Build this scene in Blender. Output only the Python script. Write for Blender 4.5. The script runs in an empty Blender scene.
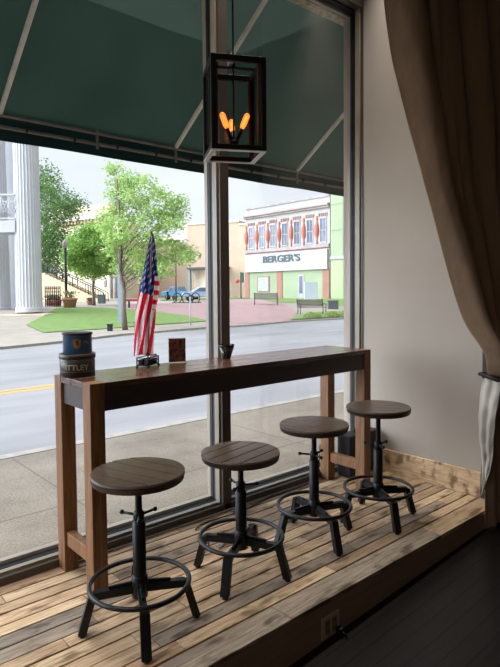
import bpy, bmesh, math, random
from mathutils import Vector, Matrix
random.seed(7)
S = bpy.context.scene
COL = S.collection
# ------------------------------------------------------------------ camera
CR = Vector((0.752830903442742, -0.6581609860100258, -0.008351485849565068))
CU = Vector((0.03579777012524336, 0.028271008597665383, 0.9989590931198988))
CF = Vector((0.6572397967832175, 0.7523462411464427, -0.04484398462640837))
CP = Vector((-1.03197504833381, -2.20631072882671, 1.3226389256841933))
F, PX, PY = 556.3, -1.66, -18.17
cam = bpy.data.objects.new('camera', bpy.data.cameras.new('camera'))
COL.objects.link(cam)
M = Matrix((( CR.x, CU.x, -CF.x, CP.x), (CR.y, CU.y, -CF.y, CP.y), (CR.z, CU.z, -CF.z, CP.z), (0, 0, 0, 1)))
cam.matrix_world = M
cam.data.sensor_width = 36; cam.data.sensor_fit = 'AUTO'
cam.data.lens = F/667*36
cam.data.shift_x = -PX/667; cam.data.shift_y = PY/667
cam.data.clip_start = .05; cam.data.clip_end = 600
S.camera = cam

def gz(Y):                      # height of the ground over the road: the far side rises gently
    return -.30 + .55*min(1, max(0, (Y-20)/12))
def ray(px, py):
    return (CF*F + CR*(px-250-PX) + CU*(333.5+PY-py)).normalized()
def at_z(px, py, z):
    v = ray(px, py); return CP + v*((z-CP.z)/v.z)
def at_d(px, py, d):            # point at distance d in front of the eye
    v = ray(px, py); return CP + v*(d/v.dot(CF))
def G(px, py):
    v = ray(px, py); t = 3.0
    while t < 300:
        p = CP+v*t
        if p.z < gz(p.y): break
        t += .05
    return CP+v*t
def hz(P, py):                  # height over point P that is seen at row py
    lo, hi = -3, 40
    for _ in range(40):
        m = (lo+hi)/2
        v = Vector((P[0], P[1], m))-CP
        y = 333.5+PY-F*v.dot(CU)/v.dot(CF)
        if y > py: lo = m
        else: hi = m
    return m

# ------------------------------------------------------------------ materials
MATS = {}
def srgb(r, g, b):
    f = lambda c: (c/255)/12.92 if c/255 <= .04045 else ((c/255+.055)/1.055)**2.4
    return (f(r), f(g), f(b), 1)
class NT:
    def __init__(s, name):
        s.m = bpy.data.materials.new(name); s.m.use_nodes = True
        s.t = s.m.node_tree; s.n = s.t.nodes; s.l = s.t.links
        s.b = s.n['Principled BSDF']; s.out = s.n['Material Output']
    def node(s, ty, **kw):
        n = s.n.new(ty)
        for k, v in kw.items():
            if k[0] == '_': setattr(n, k[1:], v)
            else: n.inputs[k.replace('0', ' ')].default_value = v
        return n
    def link(s, a, b): s.l.new(a, b)
    def coord(s, scale=(1, 1, 1), kind='Object', rot=(0, 0, 0)):
        tc = s.n.new('ShaderNodeTexCoord'); mp = s.n.new('ShaderNodeMapping')
        mp.inputs['Scale'].default_value = scale; mp.inputs['Rotation'].default_value = rot
        s.link(tc.outputs[kind], mp.inputs['Vector']); return mp.outputs['Vector']
    def ramp(s, fac, stops):
        r = s.n.new('ShaderNodeValToRGB'); e = r.color_ramp.elements
        while len(e) < len(stops): e.new(.5)
        for el, (p, c) in zip(e, stops): el.position = p; el.color = c
        s.link(fac, r.inputs[0]); return r.outputs[0]
    def bump(s, h, strength=.3, dist=.01):
        b = s.n.new('ShaderNodeBump'); b.inputs['Strength'].default_value = strength; b.inputs['Distance'].default_value = dist
        s.link(h, b.inputs['Height']); s.link(b.outputs[0], s.b.inputs['Normal'])
def mat(name, c, rough=.6, c2=None, scale=8, stretch=(1, 1, 1), metal=0, bump=0, detail=4, emit=None, estr=0, spec=None):
    if name in MATS: return MATS[name]
    t = NT(name); b = t.b
    c = srgb(*c)
    c2 = srgb(*c2) if c2 else tuple(x*.8 for x in c[:3])+(1,)
    nz = t.node('ShaderNodeTexNoise', Scale=scale, Detail=detail)
    t.link(t.coord(stretch), nz.inputs['Vector'])
    t.link(t.ramp(nz.outputs['Fac'], [(.3, c2), (.7, c)]), b.inputs['Base Color'])
    b.inputs['Roughness'].default_value = rough; b.inputs['Metallic'].default_value = metal
    if spec is not None: b.inputs['Specular IOR Level'].default_value = spec
    if bump: t.bump(nz.outputs['Fac'], bump, .005)
    if emit:
        b.inputs['Emission Color'].default_value = srgb(*emit); b.inputs['Emission Strength'].default_value = estr
    MATS[name] = t.m; return t.m
def wood(name, c1, c2, stretch, rough=.45, scale=6, attr=False, bump=.25, spec=.5):
    t = NT(name); b = t.b
    v = t.coord(stretch)
    if attr:
        a = t.node('ShaderNodeAttribute', _attribute_name='tone')
        ad = t.node('ShaderNodeVectorMath', _operation='ADD'); sc = t.node('ShaderNodeVectorMath', _operation='SCALE'); sc.inputs['Scale'].default_value = 37
        t.link(a.outputs['Vector'], sc.inputs[0]); t.link(v, ad.inputs[0]); t.link(sc.outputs[0], ad.inputs[1]); v = ad.outputs[0]
    nz = t.node('ShaderNodeTexNoise', Scale=scale, Detail=8, Distortion=1.2, Roughness=.65)
    t.link(v, nz.inputs['Vector'])
    col = t.ramp(nz.outputs['Fac'], [(.3, srgb(*c2)), (.62, srgb(*c1))])
    if attr:
        base = t.ramp(a.outputs['Fac'], [(0, srgb(134, 118, 104)), (.12, srgb(176, 152, 126)), (.35, srgb(206, 182, 152)), (.55, srgb(222, 198, 168)),
                                       (.74, srgb(202, 168, 136)), (.88, srgb(160, 148, 136)), (1, srgb(134, 126, 118))])
        mx = t.node('ShaderNodeMix', _data_type='RGBA', _blend_type='MULTIPLY'); mx.inputs[0].default_value = 1
        t.link(base, mx.inputs[6]); t.link(col, mx.inputs[7]); col = mx.outputs[2]
        # dark knots and stains of the reclaimed boards
        n2 = t.node('ShaderNodeTexNoise', Scale=9, Detail=5); t.link(t.coord((.6, 1.6, 1)), n2.inputs['Vector'])
        st = t.ramp(n2.outputs['Fac'], [(.34, (.38, .34, .3, 1)), (.46, (1, 1, 1, 1))])
        m2 = t.node('ShaderNodeMix', _data_type='RGBA', _blend_type='MULTIPLY'); m2.inputs[0].default_value = 1
        t.link(col, m2.inputs[6]); t.link(st, m2.inputs[7]); col = m2.outputs[2]
    t.link(col, b.inputs['Base Color'])
    b.inputs['Roughness'].default_value = rough; b.inputs['Specular IOR Level'].default_value = spec
    t.bump(nz.outputs['Fac'], bump, .002)
    MATS[name] = t.m; return t.m
def brick(name, c1, c2, cm, scale, rw=.5, rh=.25, mortar=.02, rough=.8, rot=(0, 0, 0)):
    t = NT(name)
    br = t.node('ShaderNodeTexBrick', Scale=scale, Color1=srgb(*c1), Color2=srgb(*c2), Mortar=srgb(*cm))
    br.inputs['Mortar Size'].default_value = mortar; br.inputs['Brick Width'].default_value = rw; br.inputs['Row Height'].default_value = rh
    t.link(t.coord((1, 1, 1), rot=rot), br.inputs['Vector'])
    nz = t.node('ShaderNodeTexNoise', Scale=1.3, Detail=6); t.link(t.coord(), nz.inputs['Vector'])
    mx = t.node('ShaderNodeMix', _data_type='RGBA', _blend_type='MULTIPLY'); mx.inputs[0].default_value = 1
    t.link(br.outputs['Color'], mx.inputs[6]); t.link(t.ramp(nz.outputs['Fac'], [(.3, (.82, .82, .82, 1)), (.7, (1, 1, 1, 1))]), mx.inputs[7])
    t.link(mx.outputs[2], t.b.inputs['Base Color']); t.b.inputs['Roughness'].default_value = rough
    MATS[name] = t.m; return t.m
def glass(name, tint=(1, 1, 1), refl=.6):
    t = NT(name); t.n.remove(t.b)
    tr = t.node('ShaderNodeBsdfTransparent'); tr.inputs[0].default_value = (*tint, 1)
    gl = t.node('ShaderNodeBsdfGlossy', Roughness=.0); fr = t.node('ShaderNodeFresnel', IOR=1.45)
    mu = t.node('ShaderNodeMath', _operation='MULTIPLY'); mu.inputs[1].default_value = refl
    mx = t.node('ShaderNodeMixShader')
    t.link(fr.outputs[0], mu.inputs[0]); t.link(mu.outputs[0], mx.inputs[0]); t.link(tr.outputs[0], mx.inputs[1]); t.link(gl.outputs[0], mx.inputs[2])
    t.link(mx.outputs[0], t.out.inputs['Surface']); MATS[name] = t.m; return t.m
def fabric(name, c, c2, trans=.3, rough=.9, scale=3, stretch=(1, 1, 1), weave=0):
    t = NT(name); b = t.b
    nz = t.node('ShaderNodeTexNoise', Scale=scale, Detail=5); t.link(t.coord(stretch), nz.inputs['Vector'])
    col = t.ramp(nz.outputs['Fac'], [(.3, srgb(*c2)), (.7, srgb(*c))]); t.link(col, b.inputs['Base Color'])
    b.inputs['Roughness'].default_value = rough; b.inputs['Specular IOR Level'].default_value = .15
    if weave:
        w = t.node('ShaderNodeTexNoise', Scale=weave, Detail=3); t.link(t.coord(), w.inputs['Vector']); t.bump(w.outputs['Fac'], .4, .003)
    tl = t.node('ShaderNodeBsdfTranslucent'); t.link(col, tl.inputs[0])
    mx = t.node('ShaderNodeMixShader'); mx.inputs[0].default_value = trans
    t.link(b.outputs[0], mx.inputs[1]); t.link(tl.outputs[0], mx.inputs[2]); t.link(mx.outputs[0], t.out.inputs['Surface'])
    MATS[name] = t.m; return t.m

# ------------------------------------------------------------------ mesh builder
class MB:
    def __init__(s): s.v = []; s.f = []; s.mi = []; s.sm = []; s.tone = []
    def add(s, vs, fs, mi=0, smooth=False, tone=None):
        o = len(s.v); s.v += [tuple(v) for v in vs]
        for f in fs:
            s.f.append([i+o for i in f]); s.mi.append(mi); s.sm.append(smooth); s.tone.append(tone or 0)
        return s
    def box(s, a, b, mi=0, tone=None):
        x0, y0, z0 = a; x1, y1, z1 = b
        return s.add([(x0, y0, z0), (x1, y0, z0), (x1, y1, z0), (x0, y1, z0), (x0, y0, z1), (x1, y0, z1), (x1, y1, z1), (x0, y1, z1)],
              [(0, 3, 2, 1), (4, 5, 6, 7), (0, 1, 5, 4), (1, 2, 6, 5), (2, 3, 7, 6), (3, 0, 4, 7)], mi, tone=tone)
    def bar(s, p, q, w, h, up=(0, 0, 1), mi=0):         # rectangular bar from p to q; w across, h along 'up'
        p, q = Vector(p), Vector(q); d = (q-p).normalized(); u = Vector(up); side = d.cross(u).normalized(); u = side.cross(d)
        vs = []
        for c in (p, q):
            for a, b in ((-1, -1), (1, -1), (1, 1), (-1, 1)): vs.append(c+side*a*w/2+u*b*h/2)
        return s.add(vs, [(0, 1, 2, 3), (7, 6, 5, 4), (0, 4, 5, 1), (1, 5, 6, 2), (2, 6, 7, 3), (3, 7, 4, 0)], mi)
    def tube(s, pts, r, seg=10, mi=0, closed=False, cap=True):
        pts = [Vector(p) for p in pts]; n = len(pts); rs = r if isinstance(r, (list, tuple)) else [r]*n
        vs = []; prev = None
        for i, p in enumerate(pts):
            if closed: d = pts[(i+1) % n]-pts[i-1]
            else: d = pts[min(i+1, n-1)]-pts[max(i-1, 0)]
            d.normalize()
            if prev is None:
                a = d.cross(Vector((0, 0, 1)));
                if a.length < .01: a = d.cross(Vector((1, 0, 0)))
            else: a = prev-d*prev.dot(d)
            a.normalize(); prev = a; b = d.cross(a)
            for k in range(seg):
                t = 2*math.pi*k/seg; vs.append(p+(a*math.cos(t)+b*math.sin(t))*rs[i])
        fs = []
        for i in range(n if closed else n-1):
            j = (i+1) % n
            for k in range(seg):
                l = (k+1) % seg; fs.append((i*seg+k, i*seg+l, j*seg+l, j*seg+k))
        if cap and not closed:
            fs.append(tuple(range(seg-1, -1, -1))); fs.append(tuple((n-1)*seg+k for k in range(seg)))
        return s.add(vs, fs, mi, True)
    def lathe(s, prof, c=(0, 0, 0), seg=32, mi=0, a0=0, smooth=True):
        vs = []; n = len(prof)
        for r, z in prof:
            for k in range(seg):
                t = a0+2*math.pi*k/seg; vs.append((c[0]+r*math.cos(t), c[1]+r*math.sin(t), c[2]+z))
        fs = [(i*seg+k, i*seg+(k+1) % seg, (i+1)*seg+(k+1) % seg, (i+1)*seg+k) for i in range(n-1) for k in range(seg)]
        if prof[0][0] > 0: fs.append(tuple(range(seg-1, -1, -1)))
        if prof[-1][0] > 0: fs.append(tuple((n-1)*seg+k for k in range(seg)))
        return s.add(vs, fs, mi, smooth)
    def prism(s, poly, z0, z1, mi=0):
        n = len(poly); vs = [(x, y, z0) for x, y in poly]+[(x, y, z1) for x, y in poly]
        return s.add(vs, [tuple(range(n-1, -1, -1)), tuple(range(n, 2*n))]+[(i, (i+1) % n, n+(i+1) % n, n+i) for i in range(n)], mi)
    def ball(s, c, r, mi=0, seg=10, rings=6, sq=1):
        prof = [(max(1e-4, r*math.sin(math.pi*i/rings)), -r*sq*math.cos(math.pi*i/rings)) for i in range(rings+1)]
        return s.lathe(prof, c, seg, mi)
    def build(s, name, mats, parent=None, bevel=0, loc=None, seg=2, autosm=False):
        me = bpy.data.meshes.new(name); me.from_pydata(s.v, [], s.f)
        if not isinstance(mats, (list, tuple)): mats = [mats]
        for m in mats: me.materials.append(m)
        me.polygons.foreach_set('material_index', s.mi); me.polygons.foreach_set('use_smooth', s.sm)
        if any(s.tone):
            at = me.attributes.new('tone', 'FLOAT', 'FACE'); at.data.foreach_set('value', s.tone)
        me.update()
        o = bpy.data.objects.new(name, me); COL.objects.link(o)
        if parent: o.parent = parent
        if loc: o.location = loc
        if bevel:
            m = o.modifiers.new('bevel', 'BEVEL'); m.width = bevel; m.segments = seg; m.limit_method = 'ANGLE'; m.angle_limit = math.radians(50)
        return o
def tag(o, label=None, cat=None, group=None, kind=None):
    for k, v in (('label', label), ('category', cat), ('group', group), ('kind', kind)):
        if v: o[k] = v
    return o
def thing(name, loc=(0, 0, 0), rz=0, label=None, cat=None, group=None, kind=None):
    o = bpy.data.objects.new(name, None); COL.objects.link(o); o.location = loc; o.rotation_euler = (0, 0, rz); o.empty_display_size = .1
    return tag(o, label, cat, group, kind)
def struct(mb, name, m, parent=None, **k):
    o = mb.build(name, m, parent, **k)
    if not parent: o['kind'] = 'structure'
    return o
KIDS = {}
def copy_tree(o, parent=None):
    c = o.copy(); COL.objects.link(c)
    if parent: c.parent = parent
    for ch in [x for x in list(COL.objects) if x.parent == o]: copy_tree(ch, c)
    return c
def text_mesh(txt, size, extrude, bold=False, offset=0):
    cu = bpy.data.curves.new('t', 'FONT'); cu.body = txt; cu.size = size; cu.extrude = extrude; cu.align_x = 'CENTER'; cu.offset = offset
    cu.resolution_u = 3
    ob = bpy.data.objects.new('t', cu); COL.objects.link(ob)
    bpy.context.view_layer.update()
    me = bpy.data.meshes.new_from_object(ob.evaluated_get(bpy.context.evaluated_depsgraph_get()))
    vs = [tuple(v.co) for v in me.vertices]; fs = [tuple(p.vertices) for p in me.polygons]
    bpy.data.objects.remove(ob); bpy.data.curves.remove(cu); bpy.data.meshes.remove(me)
    return vs, fs

# ================================================================== THE ROOM
WY = .3735; WX = 2.37; YE = -.675
m_wall = mat('painted_plaster', (163, 153, 141), .75, (157, 147, 135), 2.2)
m_ceil = mat('ceiling_paint', (150, 140, 128), .9)
m_frame = mat('bronze_aluminium', (74, 64, 56), .38, (66, 56, 48), 5, spec=.5)
m_bead = mat('pale_aluminium', (146, 136, 122), .4, (130, 121, 108), 5)
m_gasket = mat('black_rubber', (14, 14, 16), .6)
m_dark = wood('dark_floor_boards', (26, 19, 17), (11, 8, 8), (.6, 7, 1), .38, 3, bump=.5, spec=.3)
m_deck = wood('reclaimed_boards', (255, 250, 240), (165, 150, 135), (1.2, 22, 22), .62, 4, attr=True, spec=.25)
m_base = wood('reclaimed_baseboard', (255, 250, 240), (185, 165, 148), (22, 1.2, 9), .62, 4, attr=True, spec=.25)
m_black = mat('shadow_gap', (16, 13, 11), .9)
m_riser = mat('riser_board', (138, 112, 90), .6, (120, 98, 78), 5, (1, 8, 8))
m_glass = glass('window_glass', (.985, .992, .988), .16)

# interior floor (an old floor that climbs a little to the right)
def fz(x): return -.19+.047*(x-.5)
mb = MB()
rows = [(-6.6+i*.085) for i in range(74)]
for y0 in rows:
    y1 = y0+.083
    mb.add([(-4.2, y0, fz(-4.2)), (4.2, y0, fz(4.2)), (4.2, y1, fz(4.2)), (-4.2, y1, fz(-4.2))], [(0, 1, 2, 3)])
mb.add([(-4.2, -6.6, fz(-4.2)-.004), (4.2, -6.6, fz(4.2)-.004), (4.2, -.3, fz(4.2)-.004), (-4.2, -.3, fz(-4.2)-.004)], [(0, 1, 2, 3)], 1)
struct(mb, 'floor', [m_dark, m_black])
# raised platform
plat = thing('platform', (0, 0, 0)); plat['kind'] = 'structure'
mb = MB(); random.seed(11)
ys = [.3735]; 
for w in (.07, .078, .074, .084, .07, .08, .088, .072, .08, .072, .078, .074): ys.append(ys[-1]-w)
ys.append(YE)
for i in range(len(ys)-1):
    y1, y0 = ys[i]-.0036, ys[i+1]+.0036
    x = -1.9-random.random()
    while x < 2.34:
        L = random.uniform(.45, 1.5); x1 = min(x+L, 2.345)
        if 2.345-x1 < .2: x1 = 2.345
        dz = random.uniform(-.002, .001)
        mb.box((x+.0015, y0, -.02), (x1-.0015, y1, dz), tone=max(.01, random.random()))
        x = x1
deck = struct(mb, 'deck', m_deck, plat, bevel=.0015, seg=1)
struct(MB().box((-1.9, YE+.02, -.18), (2.345, .36, -.022)), 'platform_core', m_black, plat)
rz_ = []
mb = MB(); x0, x1 = -1.9, 2.40
mb.add([(x0, YE+.004, fz(x0)), (x1, YE+.004, fz(x1)), (x1, YE+.004, -.021), (x0, YE+.004, -.021), (x0, YE+.02, fz(x0)), (x1, YE+.02, fz(x1)), (x1, YE+.02, -.021), (x0, YE+.02, -.021)],
       [(0, 1, 2, 3), (7, 6, 5, 4), (3, 2, 6, 7), (0, 3, 7, 4), (1, 5, 6, 2)])
struct(mb, 'riser', m_riser, plat)
# right wall with its baseboard plank
struct(MB().box((WX, -.56, -.2), (WX+.12, .56, 3.75)), 'wall_right', m_wall)
mb = MB().box((2.348, -.555, .0), (WX, .372, .156), tone=.45)
struct(mb, 'baseboard_right', m_base)
struct(MB().box((2.346, -.60, -.1), (2.49, -.5605, 3.75)), 'trim_1', mat('dark_trim', (58, 50, 44), .6))
struct(MB().box((2.49, -.60, -.2), (4.2, -.52, 3.75)), 'wall_partition', m_wall)
struct(MB().box((4.2, -6.6, -.45), (4.3, -.5, 3.75)), 'wall_east', m_wall)
struct(MB().box((-4.3, -6.6, -.5), (-4.2, .5, 3.75)), 'wall_left', m_wall)
struct(MB().box((-4.3, -6.7, -.5), (4.3, -6.6, 3.75)), 'wall_back', m_wall)
struct(MB().box((-4.3, -6.7, 3.75), (4.3, .56, 3.85)), 'ceiling', m_ceil)
struct(MB().box((-4.3, WY, 3.46), (WX, .56, 3.75)).box((-4.3, .50, -.4), (WX, .56, -.03)), 'wall_front', m_wall)
struct(MB().box((WX+.12, -.5, -.5), (12, .56, 3.85)), 'wall_outside', mat('street_brick', (150, 120, 100), .8))
# windows: two panes with a mullion between
def window(name, x0, x1):
    w = thing(name); w['kind'] = 'structure'
    zb, zt = .038, 3.385
    mb = MB()
    mb.box((x0-.05, .3735, 0), (x1+.05, .51, zb)).box((x0-.05, .3735, zt), (x1+.05, .51, 3.46))
    mb.build('window_frame', m_frame, w, bevel=.002)
    mb = MB()
    mb.box((x0, .402, zb), (x1, .432, zb+.012)).box((x0, .475, zb), (x1, .51, zb+.03)).box((x0, .48, zt-.035), (x1, .51, zt))
    for xx, sgn in ((x0, 1), (x1, -1)):
        a, b = sorted((xx, xx+sgn*.012)); mb.box((a, .482, zb), (b, .51, zt)); mb.box((a, .395, zb), (b, .434, zt))
    mb.build('glazing_bead', m_bead, w)
    mb = MB(); mb.box((x0, .434, zb), (x1, .474, zb+.014)).box((x0, .434, zt-.014), (x1, .478, zt))
    for xx, sgn in ((x0, 1), (x1, -1)):
        a, b = sorted((xx, xx+sgn*.01)); mb.box((a, .434, zb), (b, .452, zt)).box((a, .460, zb), (b, .480, zt))
    mb.build('gasket', m_gasket, w)
    MB().box((x0+.004, .453, zb+.006), (x1-.004, .459, zt-.006)).build('pane', m_glass, w)
    return w
window('window_1', -1.2, 1.01); window('window_2', 1.075, 2.362); window('added_window', -4.2, -1.3)  # leftmost window is unseen, added to let in more daylight
mb = MB(); mb.box((1.01, .3735, .038), (1.075, .51, 3.385)).box((2.362, .3735, .038), (WX, .49, 3.385)).box((-1.3, .3735, 0), (-1.2, .53, 3.46))
mb.box((1.006, .40, .05), (1.0095, .43, 3.38), 1)
struct(mb, 'trim_2', [m_frame, m_bead], bevel=.002)

# ================================================================== BAR TABLE
H, TW, TL, A_, B_ = .93, .38, 1.958, .068, .0735
w_side = wood('stained_wood_upright', (142, 102, 68), (84, 57, 38), (14, 14, .8), .5, 3, spec=.3)
w_top = wood('stained_wood_top', (88, 58, 43), (48, 31, 25), (.8, 12, 12), .24, 4, bump=.12, spec=.7)
w_apr = wood('dark_apron_wood', (52, 40, 36), (30, 22, 20), (.8, 12, 12), .5, 4)
tb = thing('bar_table', (0, 0, 0), 0, 'long narrow dark wooden bar table standing along the shop window', 'table')
mb = MB()
for y0, y1, xa in ((0, .0725, A_), (.0765, .189, 0), (.1930, .304, 0), (.3065, .38, A_)):
    mb.box((xa+.0005, y0, .902), (TL-xa-.0005, y1, H))
mb.box((.002, .074, .900), (TL-.002, .306, .91))
mb.build('tabletop', w_top, tb, bevel=.0015, seg=1)
for (x, y, xx, yy) in ((0, 0, A_, B_), (0, TW-B_, A_, TW), (TL-A_, 0, TL, B_), (TL-A_, TW-B_, TL, TW)):
    MB().box((x, y, .0), (xx, yy, H)).build('leg', w_side, tb, bevel=.002)
for a in (((A_, .006, H-.125), (TL-A_, .028, .902)), ((A_, TW-.028, H-.125), (TL-A_, TW-.006, .902)), ((.012, B_, H-.125), (.032, TW-B_, .9)), ((TL-.032, B_, H-.125), (TL-.012, TW-B_, .9))):
    MB().box(*a).build('apron', w_apr, tb)
for x in (.012, TL-.052):
    MB().box((x, B_, .125), (x+.04, TW-B_, .19)).build('stretcher', w_side, tb, bevel=.002)

# ================================================================== STOOLS
m_iron = mat('black_cast_iron', (34, 34, 36), .42, (24, 24, 26), 30, metal=.5, bump=.1)
w_seat = wood('dark_seat_wood', (88, 71, 59), (44, 35, 30), (2, 16, 16), .3, 5)
w_rim = wood('dark_rim_wood', (66, 48, 40), (36, 26, 22), (3, 3, 12), .45, 5)
def make_stool(loc, zs, ang, sang, hcol, label):
    t = thing('bar_stool', (loc[0], loc[1], 0), ang, label, 'stool', 'adjustable stools along the bar table')
    R = .182
    # seat: boards with v-grooves over a thinner rim
    seat = MB(); g = .0055; N = 5; wd = 2*(R-.002)/N
    for i in range(N):
        a, b = -R+.002+i*wd+g/2, -R+.002+(i+1)*wd-g/2
        pts = []
        K = 14
        for k in range(K+1):
            v = a+(b-a)*k/K; pts.append((math.sqrt(max(0, (R-.001)**2-v*v)), v))
        for k in range(K, -1, -1):
            v = a+(b-a)*k/K; pts.append((-math.sqrt(max(0, (R-.001)**2-v*v)), v))
        c, s_ = math.cos(sang-ang), math.sin(sang-ang)
        pts = [(x*c-y*s_, x*s_+y*c) for x, y in pts]
        seat.prism(pts, zs-.012, zs)
    seat.build('seat', w_seat, t, bevel=.0008, seg=1)
    MB().lathe([(R-.006, zs-.034), (R-.003, zs-.030), (R-.003, zs-.017), (R, zs-.015), (R, zs-.003), (R-.0035, zs-.003), (R-.004, zs-.006)], seg=64).build('seat_rim', w_rim, t)
    MB().lathe([(.07, zs-.040), (.07, zs-.034)], seg=24).build('seat_plate', m_iron, t)
    # screw spindle and T-bar
    mb = MB(); n = 60; z0, z1 = .30, zs-.036
    prof = []
    for i in range(n*2): prof.append((.0125 if i % 2 else .0138, z0+(z1-z0)*i/(2*n-1)))
    mb.lathe(prof, seg=16); mb.build('spindle', m_iron, t)
    mb = MB(); mb.lathe([(.0235, .13), (.026, .14), (.026, hcol-.03), (.024, hcol-.028), (.021, hcol-.02)], seg=20)
    mb.lathe([(.031, .125), (.031, .205), (.027, .21)], seg=20); mb.build('column', m_iron, t)
    mb = MB(); hz_ = hcol
    mb.lathe([(.02, hz_-.018), (.022, hz_-.012), (.022, hz_+.012), (.016, hz_+.02)], seg=16)
    for a in (2.1, 4.2, 6.3):
        a -= ang*0+.6; e = (math.cos(a)*.075, math.sin(a)*.075, hz_+.004)
        mb.tube([(0, 0, hz_), e], .0055, 8); mb.ball(e, .0095)
    mb.build('adjusting_handle', m_iron, t)
    # foot ring
    rr = .2023-.0095
    MB().tube([(rr*math.cos(2*math.pi*i/56), rr*math.sin(2*math.pi*i/56), .18) for i in range(56)], .0095, 10, closed=True).build('foot_ring', m_iron, t)
    for k in range(4):
        a = k*math.pi/2; c, s_ = math.cos(a), math.sin(a)
        P = lambda r, z: (r*c, r*s_, z)
        mb = MB(); mb.bar(P(.02, .158), P(.178, .152), .026, .03)
        mb.bar(P(.03, .178), P(.12, .17), .008, .02)
        mb.build('arm', m_iron, t)
        mb = MB(); q = [(.162, .168), (.195, .158), (.238, .012), (.205, .012)]
        w = .0185
        vs = [(r*c-s_*w, r*s_+c*w, z) for r, z in q]+[(r*c+s_*w, r*s_-c*w, z) for r, z in q]
        mb.add(vs, [(0, 1, 2, 3), (7, 6, 5, 4), (0, 4, 5, 1), (1, 5, 6, 2), (2, 6, 7, 3), (3, 7, 4, 0)])
        lg = mb.build('leg', m_iron, t, bevel=.0015)
        MB().lathe([(.012, 0), (.014, .003), (.011, .008), (.005, .010), (.005, .016)], P(.222, 0), seg=12).build('foot_glide', m_iron, lg)
    return t
sd = [(0.0491, -0.3067, 0.623, 2.705, -1.25, .447, 'dark round-seated iron bar stool nearest the viewer, in front of the table\'s left leg'),
      (0.6100, -0.2634, 0.5785, 2.108, .2, .42, 'lowest-set dark bar stool, standing in front of the window mullion'),
      (1.1421, -0.2378, 0.6172, 2.874, -1.2, .45, 'dark bar stool with its T-handle raised off the column, third from the left'),
      (1.6090, -0.3101, 0.6525, 2.666, -1.0, .43, 'highest-set dark bar stool, farthest right beside the plank baseboard')]
for x, y, z, a, sa, hc, lb in sd: make_stool((x, y), z, a, sa, hc, lb)

# ================================================================== PENDANT LANTERN
m_lblack = mat('black_lantern_steel', (18, 15, 14), .55, (13, 11, 10), 12, spec=.25)
m_lwood = wood('lantern_brown_wood', (88, 52, 38), (50, 28, 22), (10, 10, 1), .5, 5)
m_lpale = mat('pale_lantern_edge', (225, 218, 208), .4)
lz, lh, ls = 1.914, .397, .238
lt = thing('pendant_lantern', (.568, -.287, lz), -.495, 'black box pendant lantern with three lit filament bulbs hanging on a thin rod', 'pendant lamp')
mb = MB(); h = ls/2; p = .021
for sx in (-1, 1):
    for sy in (-1, 1): mb.box((sx*h-(p if sx > 0 else 0), sy*h-(p if sy > 0 else 0), .004), (sx*h+(p if sx < 0 else 0), sy*h+(p if sy < 0 else 0), lh))
for z0, z1 in ((.004, .026), (lh-.024, lh)):
    for sg in (-1, 1):
        mb.box((-h+p, sg*h-(p if sg > 0 else 0), z0), (h-p, sg*h+(p if sg < 0 else 0), z1)); mb.box((sg*h-(p if sg > 0 else 0), -h+p, z0), (sg*h+(p if sg < 0 else 0), h-p, z1))
mb.build('frame', m_lblack, lt, bevel=.001, seg=1)
mb = MB()
for sg in (-1, 1):
    mb.box((-h, sg*h-(p if sg > 0 else 0), 0), (h, sg*h+(p if sg < 0 else 0), .0038)); mb.box((sg*h-(p if sg > 0 else 0), -h+p, 0), (sg*h+(p if sg < 0 else 0), h-p, .0038))
mb.build('bottom_edge', m_lpale, lt)
for sx in (-1, 1):
    for sy in (-1, 1):
        cx, cy = sx*(h-p-.006), sy*(h-p-.006); MB().box((cx-.005, cy-.005, .03), (cx+.005, cy+.005, lh-.026)).build('inner_post', m_lwood, lt)
mb = MB()
for sg in (-1, 1):
    mb.box((-h+.02, sg*(h-.0065)-.001, .026), (h-.02, sg*(h-.0065)+.001, lh-.024)); mb.box((sg*(h-.0065)-.001, -h+.02, .026), (sg*(h-.0065)+.001, h-.02, lh-.024))
mb.build('glass_panel', glass('lantern_glass', (.9, .9, .9), .5), lt)
mb = MB(); mb.tube([(0, 0, .07), (0, 0, 3.75-lz-.02)], .0042, 8); mb.lathe([(.012, lh-.012), (.012, lh+.004), (.006, lh+.02)], seg=14)
mb.bar((-h+p, 0, lh-.01), (h-p, 0, lh-.01), .018, .006)
mb.build('rod', m_lblack, lt)
MB().lathe([(.06, 3.75-lz-.022), (.06, 3.75-lz-.001)], seg=24).build('ceiling_canopy', m_lblack, lt)
MB().lathe([(.006, .05), (.022, .056), (.022, .07), (.006, .076)], seg=18).build('hub', m_lblack, lt)
m_bulb = glass('amber_bulb_glass', (1, .62, .34), .8)
_n = m_bulb.node_tree; _e = _n.nodes.new('ShaderNodeEmission'); _e.inputs[0].default_value = (1, .25, .06, 1); _e.inputs[1].default_value = .42
_a = _n.nodes.new('ShaderNodeAddShader'); _o = _n.nodes['Material Output']; _l = _o.inputs[0].links[0].from_socket
_n.links.new(_l, _a.inputs[0]); _n.links.new(_e.outputs[0], _a.inputs[1]); _n.links.new(_a.outputs[0], _o.inputs[0])
m_fil = mat('glowing_filament', (255, 150, 60), .5, emit=(255, 140, 60), estr=1.5)
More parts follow.
